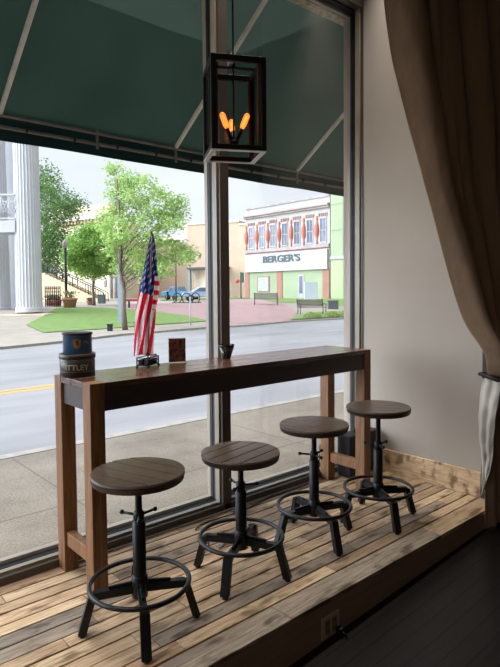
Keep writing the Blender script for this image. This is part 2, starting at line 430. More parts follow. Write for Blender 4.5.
for k in range(3):
    a = 1.526+k*2.094; dx, dy = math.cos(a), math.sin(a)
    Q = lambda r, z: Vector((dx*r, dy*r, z))
    d = (Q(.052, .15)-Q(.012, .066)).normalized()
    p0 = Q(.012, .066); p1 = p0+d*.06; p2 = p1+d*.07
    cd = MB().tube([p0, p1], .0085, 12).build('candle_socket', m_lblack, lt)
    bl = MB().tube([p1, p1+d*.008, p1+d*.016, p2-d*.014, p2-d*.004, p2], [.008, .011, .013, .013, .009, .002], 14).build('bulb', m_bulb, lt)
    mb = MB()
    sd_ = d.cross(Vector((0, 0, 1))).normalized(); s2 = sd_.cross(d)
    for j in range(4):
        o = (sd_*math.cos(j*1.57)+s2*math.sin(j*1.57))*.006
        mb.tube([p1+d*.008+o*.6, p1+d*.03+o, p2-d*.012+o*.7], .0020, 5)
    mb.build('filament', m_fil, bl)

# ================================================================== THINGS ON THE TABLE
def wrap(vs, r, a0, z, x_off=0):     # lay flat text on a can of radius r
    out = []
    for x, y, zz in vs:
        t = a0+(x+x_off)/r; out.append(((r+zz)*math.cos(t), (r+zz)*math.sin(t), z+y))
    return out
va = math.atan2(CP.y-.28, CP.x-.07)
m_ink = mat('pale_can_lettering', (168, 160, 146), .6)
c1 = thing('tin_can', (.074, .283, H), 0, 'wide dark brown lettered tin, lower of the two stacked on the table end', 'tin')
r = .080
body = MB().lathe([(r-.003, 0), (r, .003), (r, .098), (r-.004, .1), (.0001, .1)], seg=48).build('body', mat('dark_can_print', (50, 42, 38), .4, (34, 30, 30), 14), c1)
MB().lathe([(r+.0025, .084), (r+.0035, .086), (r+.0035, .103), (r+.001, .106), (r-.003, .102), (.0001, .102)], seg=48).build('lid', mat('can_lid_brown', (66, 50, 40), .4, (44, 36, 32), 14), c1)
mb = MB(); vs, fs = text_mesh('ITTLEY', .036, .0006, offset=.0008)
mb.add(wrap(vs, r+.0008, va-.05, .034), fs); mb.build('lettering', m_ink, body)
mb = MB()
for z in (.024, .070):
    mb.lathe([(r+.0003, z), (r+.0009, z+.0005), (r+.0009, z+.002), (r+.0003, z+.0025)], seg=48)
mb.build('print_line', mat('can_gold_line', (120, 98, 64), .5), body)
c2 = thing('tin_can', (.078, .287, H+.1065), 0, 'smaller blue tin with a gold shield, stacked on the wide brown tin', 'tin')
r = .066
b2 = MB().lathe([(r-.003, 0), (r, .003), (r, .088), (r+.002, .09), (r+.002, .094), (r-.002, .094), (r-.002, .088), (.0001, .088)], seg=48)
b2 = b2.build('body', mat('blue_can_print', (44, 100, 142), .35, (32, 66, 96), 9), c2)
MB().lathe([(r+.0022, .087), (r+.003, .089), (r+.003, .0945), (r+.001, .096), (r-.003, .0945)], seg=48).build('rim', m_lblack, c2)
def can_patch(rr, a, z, poly):
    # flat polygon fan bent over the can
    vs = wrap([(x, y, .0006) for x, y in poly], rr, a, z); c = wrap([(sum(x for x, _ in poly)/len(poly), sum(y for _, y in poly)/len(poly), .0008)], rr, a, z)
    n = len(vs); return vs+c, [(i, (i+1) % n, n) for i in range(n)]
sh = [(-.016, .05), (-.017, .03), (-.012, .015), (0, .004), (.012, .015), (.017, .03), (.016, .05), (0, .054)]
vs, fs = can_patch(r, va-.03, .016, sh); MB().add(vs, fs).build('shield', mat('can_gold', (168, 128, 72), .45, (110, 80, 44), 60), b2)
vs, fs = can_patch(r, va-.03, .016, [(x*.35, y*.5+.02) for x, y in sh]); MB().add([((x)*1.008, (y)*1.008, z) for x, y, z in vs], fs).build('shield_crest', mat('can_dark_crest', (70, 50, 34), .5), b2)
mb = MB(); vs, fs = text_mesh('Ma', .028, .0004); mb.add(wrap(vs, r+.0006, va+.62, .042), fs)
mb.build('lettering', mat('can_dim_lettering', (110, 116, 122), .5), b2)

# small flag standing in a black wire stand
m_red = fabric('flag_red', (240, 84, 106), (230, 74, 94), .62); m_white = fabric('flag_white', (250, 246, 248), (244, 240, 244), .6); m_blue = fabric('flag_blue', (76, 100, 172), (62, 84, 152), .55)
fl = thing('small_flag', (.478, .325, H), 0, 'small American flag draped on an upright stick on the table', 'flag')
MB().tube([(0, 0, .02), (.028, -.01, .695)], [.0035, .0028], 8).build('stick', mat('flag_stick', (120, 92, 60), .5), fl)
MB().ball((.028, -.01, .70), .007, sq=1.5).build('finial', mat('flag_gold', (150, 120, 60), .4), fl)
def flag_sheet():
    mb = MB(); NU, NV = 64, 130
    ex = Vector((CR.x, CR.y, 0)).normalized(); ey = Vector((CF.x, CF.y, 0)).normalized()
    for j in range(NV+1):
        v = j/NV                                  # 0 top, 1 bottom
        z = .69-.63*v
        c0 = Vector((.028*(1-v), -.01*(1-v), 0))+ex*(.004-.028*v)
        w = .006+.040*min(1, v*2.6)**.8+.034*max(0, v-.35)
        if v > .68: w += -.012*(v-.68)/.32
        for i in range(NU+1):
            u = i/NU
            fold = .016*min(1, v*3)*math.sin(u*2*math.pi*2.5+v*1.8)+.006*min(1, v*3)*math.sin(u*23+v*6)
            droop = -.035*(u-.5)**2*v
            x = (u-.5)*w*1.95+.004*math.sin(v*7)
            if u > .8: x += (u-.8)*.06*max(0, math.sin(min(1, max(0, (v-.3)/.3))*math.pi))
            mb.v.append(tuple(c0+ex*x+ey*fold+Vector((0, 0, z+droop))))
    for j in range(NV):
        for i in range(NU):
            u, v = (i+.5)/NU, (j+.5)/NV
            if v < .47+.05*u and not (u > .78 and v > .34):
                # canton with stars, slanted with the cloth
                a, b = (u*6+v*3) % 1, (v*17+u*1.5) % 1
                row = int(v*17+u*1.5)
                a = (u*6+v*3+(row % 2)*.5) % 1
                m = 1 if (abs(a-.5) < .17 and abs(b-.5) < .2) else 2
            elif u > .78 and v < .62:
                m = 0 if int(v*26) % 2 == 0 else 1
            else:
                m = 0 if int((u*5.2+v*4.2)*1.05+.2) % 2 == 0 else 1
            o = j*(NU+1)+i
            mb.f.append([o, o+1, o+NU+2, o+NU+1]); mb.mi.append(m); mb.sm.append(True); mb.tone.append(0)
    return mb
f_ = flag_sheet().build('flag_cloth', [m_red, m_white, m_blue], fl)
sm = f_.modifiers.new('thickness', 'SOLIDIFY'); sm.thickness = .0006
st = thing('flag_stand', (.478, .325, H), .55, 'small black wire rack holding the flag stick on the table', 'stand')
mb = MB()
for z in (.012, .034, .05):
    mb.tube([(-.062, -.03, z), (.062, -.03, z), (.062, .03, z), (-.062, .03, z)], .003, 6, closed=True)
for x in (-.062, .062):
    for y in (-.03, .03): mb.tube([(x, y, 0), (x, y, .052)], .004, 6); mb.ball((x, y, .004), .0075)
for k in range(8): mb.tube([(-.054+k*.0155, -.03, .012), (-.054+k*.0155, -.03, .05)], .002, 5)
mb.build('wire_frame', m_iron, st)
for y in (-.017, .017): MB().box((-.055, y-.009, .008), (.055, y+.009, .040)).build('black_block', m_gasket, st)
MB().tube([(-.03, -.032, .05), (-.028, -.034, .062), (.028, -.034, .062), (.03, -.032, .05)], .003, 6).build('handle', m_iron, st)

# picture card in a clear stand
ca = thing('card_stand', (.655, .315, H), -.42, 'dark red picture card in a clear upright stand on the table', 'card stand')
t = NT('card_picture')
vn = t.node('ShaderNodeTexNoise', Scale=38, Detail=3); t.link(t.coord(), vn.inputs['Vector'])
t.link(t.ramp(vn.outputs['Fac'], [(.38, srgb(40, 34, 40)), (.46, srgb(104, 48, 42)), (.54, srgb(176, 96, 70)), (.64, srgb(70, 64, 76))]), t.b.inputs['Base Color']); t.b.inputs['Roughness'].default_value = .3
MB().box((-.046, -.002, .008), (.046, .001, .136)).build('card', t.m, ca)
for y in (-.0035, .0025): MB().box((-.049, y-.001, .004), (.049, y+.001, .14)).build('clear_cover', glass('acrylic', (.97, .98, .98), .6) if 'acrylic' not in MATS else MATS['acrylic'], ca)
MB().box((-.047, -.024, 0), (.047, .024, .004)).build('foot', m_bead, ca)
# dark glass tumbler
cu = thing('tea_light_glass', (.975, .285, H), 0, 'small dark tapered glass candle cup on the table before the mullion', 'cup')
prof = [(.020, 0), (.022, .002), (.044, .066), (.041, .066), (.020, .006), (.0001, .005)]
MB().lathe(prof, seg=28).build('cup', mat('dark_smoked_glass', (44, 34, 32), .12, (34, 26, 26), 9), cu)
mb = MB(); mb.lathe([(.0425, .066), (.0475, .082), (.0462, .082), (.0412, .066)], seg=28); mb.build('rim', glass('clear_rim', (.8, .8, .8), 1), cu)

# black case in the corner behind the table
bk = thing('black_case', (2.18, .27, 0), 0, 'black upright case on the floor in the corner behind the right table legs', 'case')
MB().box((-.17, -.06, .006), (.17, .06, .30)).build('body', mat('black_case_cloth', (22, 22, 26), .7), bk, bevel=.012)
MB().tube([(-.05, 0, .30), (-.045, 0, .325), (.045, 0, .325), (.05, 0, .30)], .007, 8).build('handle', m_gasket, bk)
for x in (-.135, .135): MB().box((x-.015, -.05, 0), (x+.015, .05, .006)).build('foot', m_gasket, bk)

# power cord along the sill
def smooth(pts, n=8):
    out = []; P = [Vector(p) for p in pts]; P = [P[0]]+P+[P[-1]]
    for i in range(1, len(P)-2):
        for k in range(n):
            t = k/n; a, b, c, d = P[i-1:i+3]
            out.append(.5*((2*b)+(c-a)*t+(2*a-5*b+4*c-d)*t*t+(3*b-a-3*c+d)*t**3))
    out.append(P[-2]); return out
pc = thing('extension_cord', (0, 0, 0), 0, 'thin black power cord lying on the planks along the window sill', 'cord')
pts = [(1.87, .3655, .24), (1.855, .362, .10), (1.82, .352, .005), (1.55, .335, .005), (1.3, .33, .005), (1.08, .285, .005), (.95, .295, .005), (.8, .30, .005), (.72, .26, .005)]
MB().tube(smooth(pts), .0035, 6).build('cable', m_gasket, pc)
MB().box((1.02, .262, .001), (1.08, .302, .03)).build('adapter', m_gasket, pc, bevel=.004)
pw = thing('loose_plug', (.72, .03, 0), .4, 'small loose plug and tag lying on the planks beneath the second stool', 'plug')
MB().box((-.03, -.012, .001), (.03, .012, .004)).build('tag', m_bead, pw)
MB().tube([(-.06, .03, .005), (-.045, .05, .006), (-.03, .055, .02), (-.012, .06, .034)], .004, 6).build('wire', m_gasket, pw); MB().tube([(.025, 0, .008), (.06, -.01, .008)], .007, 8).build('plug_end', m_gasket, pw)

# outlet on the riser and its plug
ou = thing('power_outlet', (.76, YE+.003, -.118), 0, 'beige double outlet plate set in the platform riser', 'outlet')
m_pl = mat('beige_plastic', (172, 152, 128), .45, (164, 144, 120))
MB().box((-.058, -.006, -.047), (.058, 0, .047)).build('cover_plate', m_pl, ou, bevel=.002)
for x in (-.023, .023):
    for z in ((0,)):
        q = MB().box((x-.015, -.0085, -.032), (x+.015, -.006, .032)).build('receptacle', mat('brown_plastic', (122, 104, 84), .45), ou, bevel=.001)
        for zz in (-.017, .017):
            for xx in (-.0055, .0055): MB().box((x+xx-.0015, -.0089, zz-.005), (x+xx+.0015, -.0084, zz+.007)).build('slot', m_gasket, q)
pg = thing('black_plug', (.80, YE-.006, -.150), 0, 'black plug pushed into the riser outlet', 'plug')
MB().box((-.012, -.028, -.012), (.012, 0, .014)).build('plug_body', m_gasket, pg, bevel=.003)
MB().tube([(0, -.026, 0), (.004, -.04, -.008), (.008, -.045, -.02), (.02, -.03, -.026)], .0035, 6).build('cable', m_gasket, pg)

# ================================================================== CURTAIN
m_cur = fabric('brown_linen', (158, 132, 108), (140, 116, 94), .12, .9, 6, (4, 4, .5), 260)
m_lin = fabric('pale_lining', (200, 192, 182), (186, 178, 168), .2, .9, 8, (2, 2, .6), 200)
edge = [(3.74, 1.0), (3.3, 1.08), (2.651, 1.191), (2.397, 1.256), (2.187, 1.358), (1.869, 1.495), (1.527, 1.693), (1.148, 1.912), (.95, 2.03), (.84, 2.09), (.80, 2.135)]
def edge_x(z):
    for (za, xa), (zb, xb) in zip(edge, edge[1:]):
        if z >= zb: t = (za-z)/(za-zb); return xa+(xb-xa)*t
    return edge[-1][1]
cur = thing('curtain', (0, 0, 0), 0, 'long brown linen curtain tied back at the right end of the platform', 'curtain')
mb = MB(); NU, NV = 220, 90
for j in range(NV+1):
    z = 3.74-(3.74-.80)*(j/NV)**.9 if j else 3.74
    v = (3.74-z)/2.94
    xl = edge_x(z); xr = 3.5-(1.06)*v**2.2
    for i in range(NU+1):
        u = i/NU
        amp = .075*(1-.45*v)
        ph = u*2*math.pi*8.5+1.2*math.sin(u*9+v*2.2)+.8*v
        y = -.70+amp*math.sin(ph)*(.6+.4*math.sin(u*17+2))-.05*v+.012*math.sin(u*90+v*8)*(1-v)+.009*math.sin(u*47+v*17)+.004*math.sin(u*140+v*11+2*math.sin(v*13))
        bulge = -.05*math.exp(-((z-.95)/.13)**2)
        x = xl+(xr-xl)*(u+.012*math.sin(ph*1.0+1))
        if u < .03: y += (.03-u)*1.2
        mb.v.append((x, y+bulge, z+.06*math.sin(u*3)*v*v))
for j in range(NV):
    for i in range(NU):
        o = j*(NU+1)+i; mb.f.append([o, o+1, o+NU+2, o+NU+1]); mb.mi.append(0); mb.sm.append(True); mb.tone.append(0)
o = mb.build('drape', m_cur, cur); s_ = o.modifiers.new('thickness', 'SOLIDIFY'); s_.thickness = .003
mb = MB(); NU, NV = 90, 50
for j in range(NV+1):
    v = j/NV; z = .80-(.80+.155)*v
    xl = 2.12+.01*v; xr = 2.50+.12*v
    for i in range(NU+1):
        u = i/NU; y = -.705+.022*math.sin(u*2*math.pi*4+v*1.5)+.008*math.sin(u*31+v*5)
        mb.v.append((xl+(xr-xl)*u, y, max(z, fz(2.3)+.01)))
for j in range(NV):
    for i in range(NU):
        o = j*(NU+1)+i; mb.f.append([o, o+1, o+NU+2, o+NU+1]); mb.mi.append(0); mb.sm.append(True); mb.tone.append(0)
o = mb.build('tail', m_cur, cur); s_ = o.modifiers.new('thickness', 'SOLIDIFY'); s_.thickness = .003
# lining turned outward, facing the window
mb = MB(); NU, NV = 24, 40
for j in range(NV+1):
    v = j/NV; z = .795-.70*v
    xl = 2.125-.045*math.sin(min(1, v*1.5)*math.pi)*(1 if v < .67 else 0)+.03*max(0, v-.55); w = (1-v**2.4)*(1-.12*math.sin(v*3))+.01
    for i in range(NU+1):
        u = i/NU; y = -.668-.150*u*w
        mb.v.append((xl-.075*u*w+.011*math.sin(u*13+v*3)*(1-v*.6)+.003*math.sin(v*34+u*7), y, z+.02*u))
for j in range(NV):
    for i in range(NU):
        o = j*(NU+1)+i; mb.f.append([o, o+1, o+NU+2, o+NU+1]); mb.mi.append(0); mb.sm.append(True); mb.tone.append(0)
o = mb.build('lining', m_lin, cur); s_ = o.modifiers.new('thickness', 'SOLIDIFY'); s_.thickness = .002
MB().tube([(2.10, -.665, .825), (2.04, -.80, .81), (2.15, -.84, .80), (2.40, -.84, .79), (2.5, -.74, .80), (2.42, -.66, .81), (2.25, -.64, .81)], .011, 8, closed=True).build('tieback', m_gasket, cur, )

# ================================================================== AWNING
aw = thing('awning', (0, 0, 0), 0, 'dark green canvas awning sloping out over the shop window on a pipe frame', 'awning')
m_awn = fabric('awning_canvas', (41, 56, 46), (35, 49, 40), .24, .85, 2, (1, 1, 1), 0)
m_awn_lit = fabric('awning_canvas_lit', (56, 69, 58), (51, 63, 53), .3, .85, 2)  # lit area of the same canvas, its light put into the colour
m_val = fabric('valance_canvas', (26, 44, 40), (20, 36, 34), .08, .85, 4)
m_pipe = mat('galvanised_pipe', (228, 222, 210), .5, (208, 200, 188), 12)
yb, zb_, sl = 1.9, 2.565, .705; xa, xb = -4.5, 6.2; yw = .62; zw = zb_+sl*(yb-yw)
def slope(y): return zb_+sl*(yb-y)
def on_slope(px, py):
    v = ray(px, py); n = Vector((0, sl, 1)); p0 = Vector((0, yb, zb_+.03)); return CP+v*((p0-CP).dot(n)/v.dot(n))
# daylight through the canvas painted in as a paler area above a straight edge
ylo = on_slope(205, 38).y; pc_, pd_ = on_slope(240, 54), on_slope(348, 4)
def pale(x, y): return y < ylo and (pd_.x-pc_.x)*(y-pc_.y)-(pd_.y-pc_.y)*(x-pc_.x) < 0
mb = MB(); NX, NY = 420, 60
for j in range(NY+1):
    for i in range(NX+1):
        x = xa+(xb-xa)*i/NX; t = j/NY; y = yw+(yb+.02-yw)*t
        k = ((x-.27)/1.5) % 1
        sag = -.012*math.sin(k*math.pi)*math.sin(t*math.pi)+.005*math.sin(x*9+t*2)*t*(1 if x < 1.4 else .3)
        mb.v.append((x, y, slope(y)+.03+sag))
for j in range(NY):
    for i in range(NX):
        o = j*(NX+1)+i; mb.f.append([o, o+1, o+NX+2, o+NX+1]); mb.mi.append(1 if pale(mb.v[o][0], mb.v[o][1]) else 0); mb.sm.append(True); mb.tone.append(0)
mb.build('canopy', [m_awn, m_awn_lit], aw)
mb = MB(); mb.v = []; NX = 90
for i in range(NX+1):
    x = xa+(xb-xa)*i/NX
    for z in (zb_+.045, zb_-.17): mb.v.append((x, yb+.03+.006*math.sin(x*7)*(1 if z < zb_ else 0), z-(.0 if z > zb_ else .002*math.sin(x*5))))
for i in range(NX):
    o = i*2; mb.f.append([o, o+2, o+3, o+1]); mb.mi.append(0); mb.sm.append(True); mb.tone.append(0)
mb.build('valance', m_val, aw)
MB().add([(xb, yw, slope(yw)+.03), (xb, yb, zb_+.03), (xb, yb, zb_-.19), (xb, yw, zb_-.19)], [(0, 1, 2, 3)]).build('side_panel', m_awn, aw)
for x in (-2.8, -1.28, .262, 1.724, 3.24, 4.75):
    MB().bar((x, yw-.04, slope(yw-.04)-.014), (x, yb, zb_-.006), .026, .026, up=(0, 0, 1)).build('rafter', m_pipe, aw)
m_pipe2 = mat('painted_pipe', (128, 128, 120), .55, (108, 108, 102), 12)
MB().tube([(xa, yb-.01, zb_-.005), (xb, yb-.01, zb_-.005)], .014, 8).build('front_bar', m_pipe2, aw)
MB().tube([(xa, yb+.005, zb_-.083), (xb, yb+.005, zb_-.083)], .014, 8).build('valance_bar', m_pipe2, aw)
for x in (-.5, .99, 1.724, 3.24, 4.3, 5.2):
    MB().bar((x, yb-.012, zb_+.02), (x, yb-.012, zb_-.125), .02, .014, up=(0, 1, 0)).build('hanger', m_pipe2, aw)
x = -1.0
while x < 5.4:
    MB().bar((x, yb-.012, zb_-.083), (x+.006, yb-.012, zb_-.083), .034, .034).build('lacing', m_gasket, aw); x += .36
# bit of weathered fascia above the glass outside
struct(MB().box((1.0, .535, 3.36), (WX+.2, .62, 3.8)).box((-4.3, .56, 3.40), (1.0, .62, 3.85)), 'trim_3', mat('weathered_fascia', (190, 178, 158), .8, (110, 98, 80), 28))

# ================================================================== STREET
m_walk = NT('old_concrete_walk'); t = m_walk
n1 = t.node('ShaderNodeTexNoise', Scale=1.1, Detail=8, Roughness=.7); t.link(t.coord(), n1.inputs['Vector'])
n2 = t.node('ShaderNodeTexNoise', Scale=60, Detail=4); t.link(t.coord(), n2.inputs['Vector'])
ca_ = t.ramp(n1.outputs['Fac'], [(.3, srgb(104, 93, 78)), (.5, srgb(128, 116, 99)), (.7, srgb(144, 132, 114))])
cb_ = t.ramp(n2.outputs['Fac'], [(.3, (.56, .54, .52, 1)), (.6, (1, 1, 1, 1))])
mx = t.node('ShaderNodeMix', _data_type='RGBA', _blend_type='MULTIPLY'); mx.inputs[0].default_value = 1
t.link(ca_, mx.inputs[6]); t.link(cb_, mx.inputs[7]); t.link(mx.outputs[2], t.b.inputs['Base Color']); t.b.inputs['Roughness'].default_value = .9
t.bump(n2.outputs['Fac'], .3, .004); m_walk = t.m
m_joint = mat('walk_joint', (104, 95, 82), .9, (84, 76, 66), 20)
m_kerb = mat('kerb_concrete', (158, 150, 138), .85, (134, 126, 114), 6)
m_road = mat('asphalt', (138, 134, 131), .85, (118, 115, 113), .9, (.35, 1.6, 1), detail=9)
m_yel = mat('yellow_road_paint', (206, 150, 36), .8, (186, 140, 52), 6)
m_walk2 = mat('far_concrete', (148, 137, 122), .9, (134, 124, 110), 1.5)
m_grass = mat('mown_grass', (108, 130, 58), .9, (84, 110, 44), 3, detail=8)
m_brk = brick('brick_paving', (158, 122, 116), (142, 108, 104), (156, 138, 130), 4, .5, .25, .02, rot=(0, 0, .7))
YK = 3.56
struct(MB().box((-20, .56, -.5), (70, YK-.16, -.30)), 'sidewalk', m_walk)
struct(MB().box((-20, YK-.155, -.5), (70, YK, -.298)), 'kerb', m_kerb, bevel=.01)
mb = MB()
for x in (-4.2, -1.6, .75, 3.2, 5.7, 8.2, 10.7, 13.3): mb.box((x, .57, -.305), (x+.014, YK-.16, -.2992))
mb.box((-20, 1.86, -.305), (70, 1.874, -.2992)); mb.box((-20, YK-.165, -.305), (70, YK-.153, -.2965))
struct(mb, 'sidewalk_joint', m_joint)
struct(MB().box((-60, YK, -.6), (160, 30, -.37)), 'road', m_road)
# yellow centre lines
ya, yb2 = at_z(0, 397, -.37), at_z(55, 386, -.37); yc = at_z(338, 349.5, -.37)
mb = MB(); y0 = (ya.y+yb2.y)/2
for dy in (-.15, .12): mb.add([(-30, y0-.25+dy, -.368), (60, y0+.9+dy, -.368), (60, y0+1.02+dy, -.368), (-30, y0-.13+dy, -.368)], [(0, 1, 2, 3)])
struct(mb, 'road_line', m_yel)
# far side: ground that climbs, kerb following the corner
kp = [(-30, 9)]+[tuple(at_z(px, py, -.3).xy) for px, py in ((0, 347), (60, 341), (120, 334), (200, 327.5), (245, 325), (290, 321), (350, 317.5))]+[(75, 17.5)]
def drape(poly, name, m, lift, skirt=0, parent=None):
    bm = bmesh.new(); vs = [bm.verts.new((x, y, 0)) for x, y in poly]; f = bm.faces.new(vs)
    bmesh.ops.triangulate(bm, faces=[f])
    for Y in [20+2*k for k in range(7)]:
        bmesh.ops.bisect_plane(bm, geom=bm.verts[:]+bm.edges[:]+bm.faces[:], plane_co=(0, Y, 0), plane_no=(0, 1, 0))
    for v in bm.verts: v.co.z = gz(v.co.y)+lift
    bmesh.ops.recalc_face_normals(bm, faces=bm.faces)
    if sum(f.normal.z for f in bm.faces) < 0: bmesh.ops.reverse_faces(bm, faces=bm.faces)
    me = bpy.data.meshes.new(name); bm.to_mesh(me); bm.free(); me.materials.append(m)
    o = bpy.data.objects.new(name, me); COL.objects.link(o); o['kind'] = 'structure'
    return o
drape(kp+[(160, 200), (-60, 200)], 'far_sidewalk', m_walk2, 0)
mb = MB()
for (x0, y0_), (x1, y1_) in zip(kp, kp[1:]):
    mb.bar((x0, y0_, -.36), (x1, y1_, -.36), .16, .14)
struct(mb, 'far_kerb', m_kerb)
def region(pxs, name, m, lift):
    return drape([tuple(G(x, y).xy) for x, y in pxs], name, m, lift)
region([(26, 325.5), (44, 333), (100, 329.5), (157, 325), (210, 321.5), (187, 316), (157, 312), (120, 309), (62, 307.5), (47, 314)], 'lawn', m_grass, .03)
region([(122, 309), (157, 312), (187, 316), (212, 321.5), (245, 324), (284, 321.5), (296, 318), (297, 312), (283, 304), (262, 301.5), (248, 299.5), (200, 301.5), (150, 303.5), (112, 305.5)], 'brick_plaza', m_brk, .015)
region([(289, 320.5), (350, 317), (372, 316), (372, 310), (350, 311), (320, 312.5), (297, 315.5)], 'verge', m_grass, .06)
region([(258, 298.6), (300, 297.6), (372, 297), (372, 307.5), (330, 306), (300, 303.5), (275, 302.5)], 'back_lawn', m_grass, .03)
region([(160, 301), (205, 300), (250, 298.6), (250, 297.4), (205, 298.4), (160, 299)], 'grass_strip', m_grass, .05)

# ================================================================== TREES
m_bark = mat('grey_bark', (128, 116, 102), .9, (92, 82, 72), 12, (1, 1, .3))
def leafmat(name, a, b):
    t = NT(name); nz = t.node('ShaderNodeTexNoise', Scale=2.2, Detail=6); t.link(t.coord(), nz.inputs['Vector'])
    c = t.ramp(nz.outputs['Fac'], [(.35, srgb(*b)), (.65, srgb(*a))]); t.link(c, t.b.inputs['Base Color']); t.b.inputs['Roughness'].default_value = .6
    tl = t.node('ShaderNodeBsdfTranslucent'); t.link(c, tl.inputs[0]); mx = t.node('ShaderNodeMixShader'); mx.inputs[0].default_value = .4
    t.link(t.b.outputs[0], mx.inputs[1]); t.link(tl.outputs[0], mx.inputs[2]); t.link(mx.outputs[0], t.out.inputs['Surface']); return t.m
lf_a = leafmat('light_leaves', (176, 200, 120), (140, 172, 92)); lf_b = leafmat('mid_leaves', (150, 184, 92), (112, 150, 66)); lf_c = leafmat('deep_leaves', (108, 140, 76), (74, 106, 56))
def tree(name, label, base, clusters, tr, leaves, size, lm, spread, trunk_top, group=None, seed=1):
    """clusters: world points of leaf clumps; branches run to each from the trunk"""
    rnd = random.Random(seed); base = Vector(base)
    t = thing(name, base, 0, label, 'tree', group)
    top = Vector(trunk_top)-base
    mb = MB(); n = 8
    pts = [top*(i/n)+Vector((rnd.uniform(-1, 1), rnd.uniform(-1, 1), 0))*tr*(.5 if 0 < i < n else 0) for i in range(n+1)]
    mb.tube(pts, [tr*(1-.75*i/n) for i in range(n+1)], 10); mb.build('trunk', m_bark, t)
    mb = MB()
    for c in clusters:
        c = Vector(c)-base; k = min(.93, max(.22, (c.z/top.z)*.62)) ; s = top*k
        mid = (s+c)/2+Vector((0, 0, .04*(c-s).length))
        mb.tube([s, mid, c], [tr*.2*(1-.6*k), tr*.1, tr*.04], 5)
    mb.build('branches', m_bark, t)
    mb = MB(); per = leaves//len(clusters)
    for c in clusters:
        c = Vector(c)-base
        for _ in range(per):
            q = Vector((rnd.gauss(0, 1), rnd.gauss(0, 1), rnd.gauss(0, .75)))
            if q.length > 2.1: q *= 2.1/q.length
            p = c+q*spread*.55
            a = Vector((rnd.uniform(-1, 1), rnd.uniform(-1, 1), rnd.uniform(-.6, .6))).normalized()
            b = a.cross(Vector((rnd.uniform(-1, 1), rnd.uniform(-1, 1), rnd.uniform(-1, 1)))).normalized()
            s = size*rnd.uniform(.6, 1.3)
            mb.add([p-a*s, p-b*s*.55, p+a*s, p+b*s*.55], [(0, 1, 2, 3)])
    mb.build('foliage', lm, t)
    return t
rnd = random.Random(5)
def blobs(px_list, d, depth_spread):
    out = []
    for x, y in px_list: out.append(at_d(x, y, d+rnd.uniform(-1, 1)*depth_spread))
    return out
# front street tree
tb_ = G(125, 330); d = (tb_-CP).dot(CF); 
px = [(114, 168), (117, 182), (115, 196), (122, 205), (112, 210), (105, 216), (130, 196), (134, 185), (138, 205), (146, 200), (155, 193), (163, 196), (170, 205), (178, 202), (180, 214), (168, 216), (175, 224), (160, 214), (150, 212),
      (156, 228), (165, 226), (142, 222), (131, 218), (120, 222), (110, 228), (118, 238), (128, 236), (138, 238), (150, 240), (162, 242), (174, 246), (184, 250), (186, 258), (172, 258), (160, 258), (148, 256), (136, 254), (125, 252), (113, 250),
      (120, 266), (132, 270), (142, 266), (155, 268), (164, 270), (150, 278), (112, 240), (104, 228), (124, 190), (145, 182), (190, 256), (128, 178)]
tree('street_tree', 'light green street tree with pale loose foliage standing by the far kerb', tb_, blobs(px, d, 1.0), .125, 11000, .07, lf_a, .42, at_d(116, 172, d), 'street trees', 3)
# rounder small tree
t2 = G(94, 305.5); d = (t2-CP).dot(CF)
px = [(86, 232), (92, 229), (100, 231), (106, 236), (79, 238), (74, 245), (82, 246), (90, 240), (98, 244), (108, 246), (114, 252), (71, 255), (78, 256), (86, 254), (96, 256), (106, 258), (113, 262), (72, 263), (79, 267), (88, 266), (98, 268), (107, 270), (86, 271), (96, 272)]
tree('street_tree', 'rounded bright green small tree behind the lawn, left of the pale street tree', t2, blobs(px, d, 1.6), .14, 10000, .12, lf_b, .72, at_d(92, 240, d), 'street trees', 4)
# big dark tree behind the columns
t3 = G(44, 300.8); dd = (t3-CP).dot(CF)
px = [(42, 172), (48, 178), (40, 186), (52, 188), (57, 196), (46, 196), (40, 204), (52, 206), (60, 208), (66, 203), (72, 208), (75, 204), (68, 214), (58, 218), (46, 216), (40, 222), (52, 228), (48, 238), (58, 232), (42, 240), (54, 244), (46, 250), (58, 248), (61, 240), (40, 256), (52, 258), (60, 256), (44, 266), (54, 268), (48, 276), (36, 190), (34, 212), (32, 236), (34, 258)]
tree('shade_tree', 'tall dark green shade tree behind the white columns', t3, blobs(px, dd, 3), .3, 11000, .17, lf_c, 1.7, at_d(46, 200, dd), None, 6)

# ================================================================== BUILDINGS
class Facade:        # local frame on a wall: s along, z up, o out of the wall toward the street
    def __init__(s, P0, P1):
        s.P0 = Vector((P0[0], P0[1], 0)); d = Vector((P1[0]-P0[0], P1[1]-P0[1], 0)); s.L = d.length; s.x = d.normalized(); s.n = Vector((s.x.y, -s.x.x, 0))
    def rz(s): return math.atan2(s.x.y, s.x.x)
# local coordinates: x along, y = -out, z up (object placed at P0 and turned)
def place(fc, name, label, cat='building'): return thing(name, fc.P0, fc.rz(), label, cat)
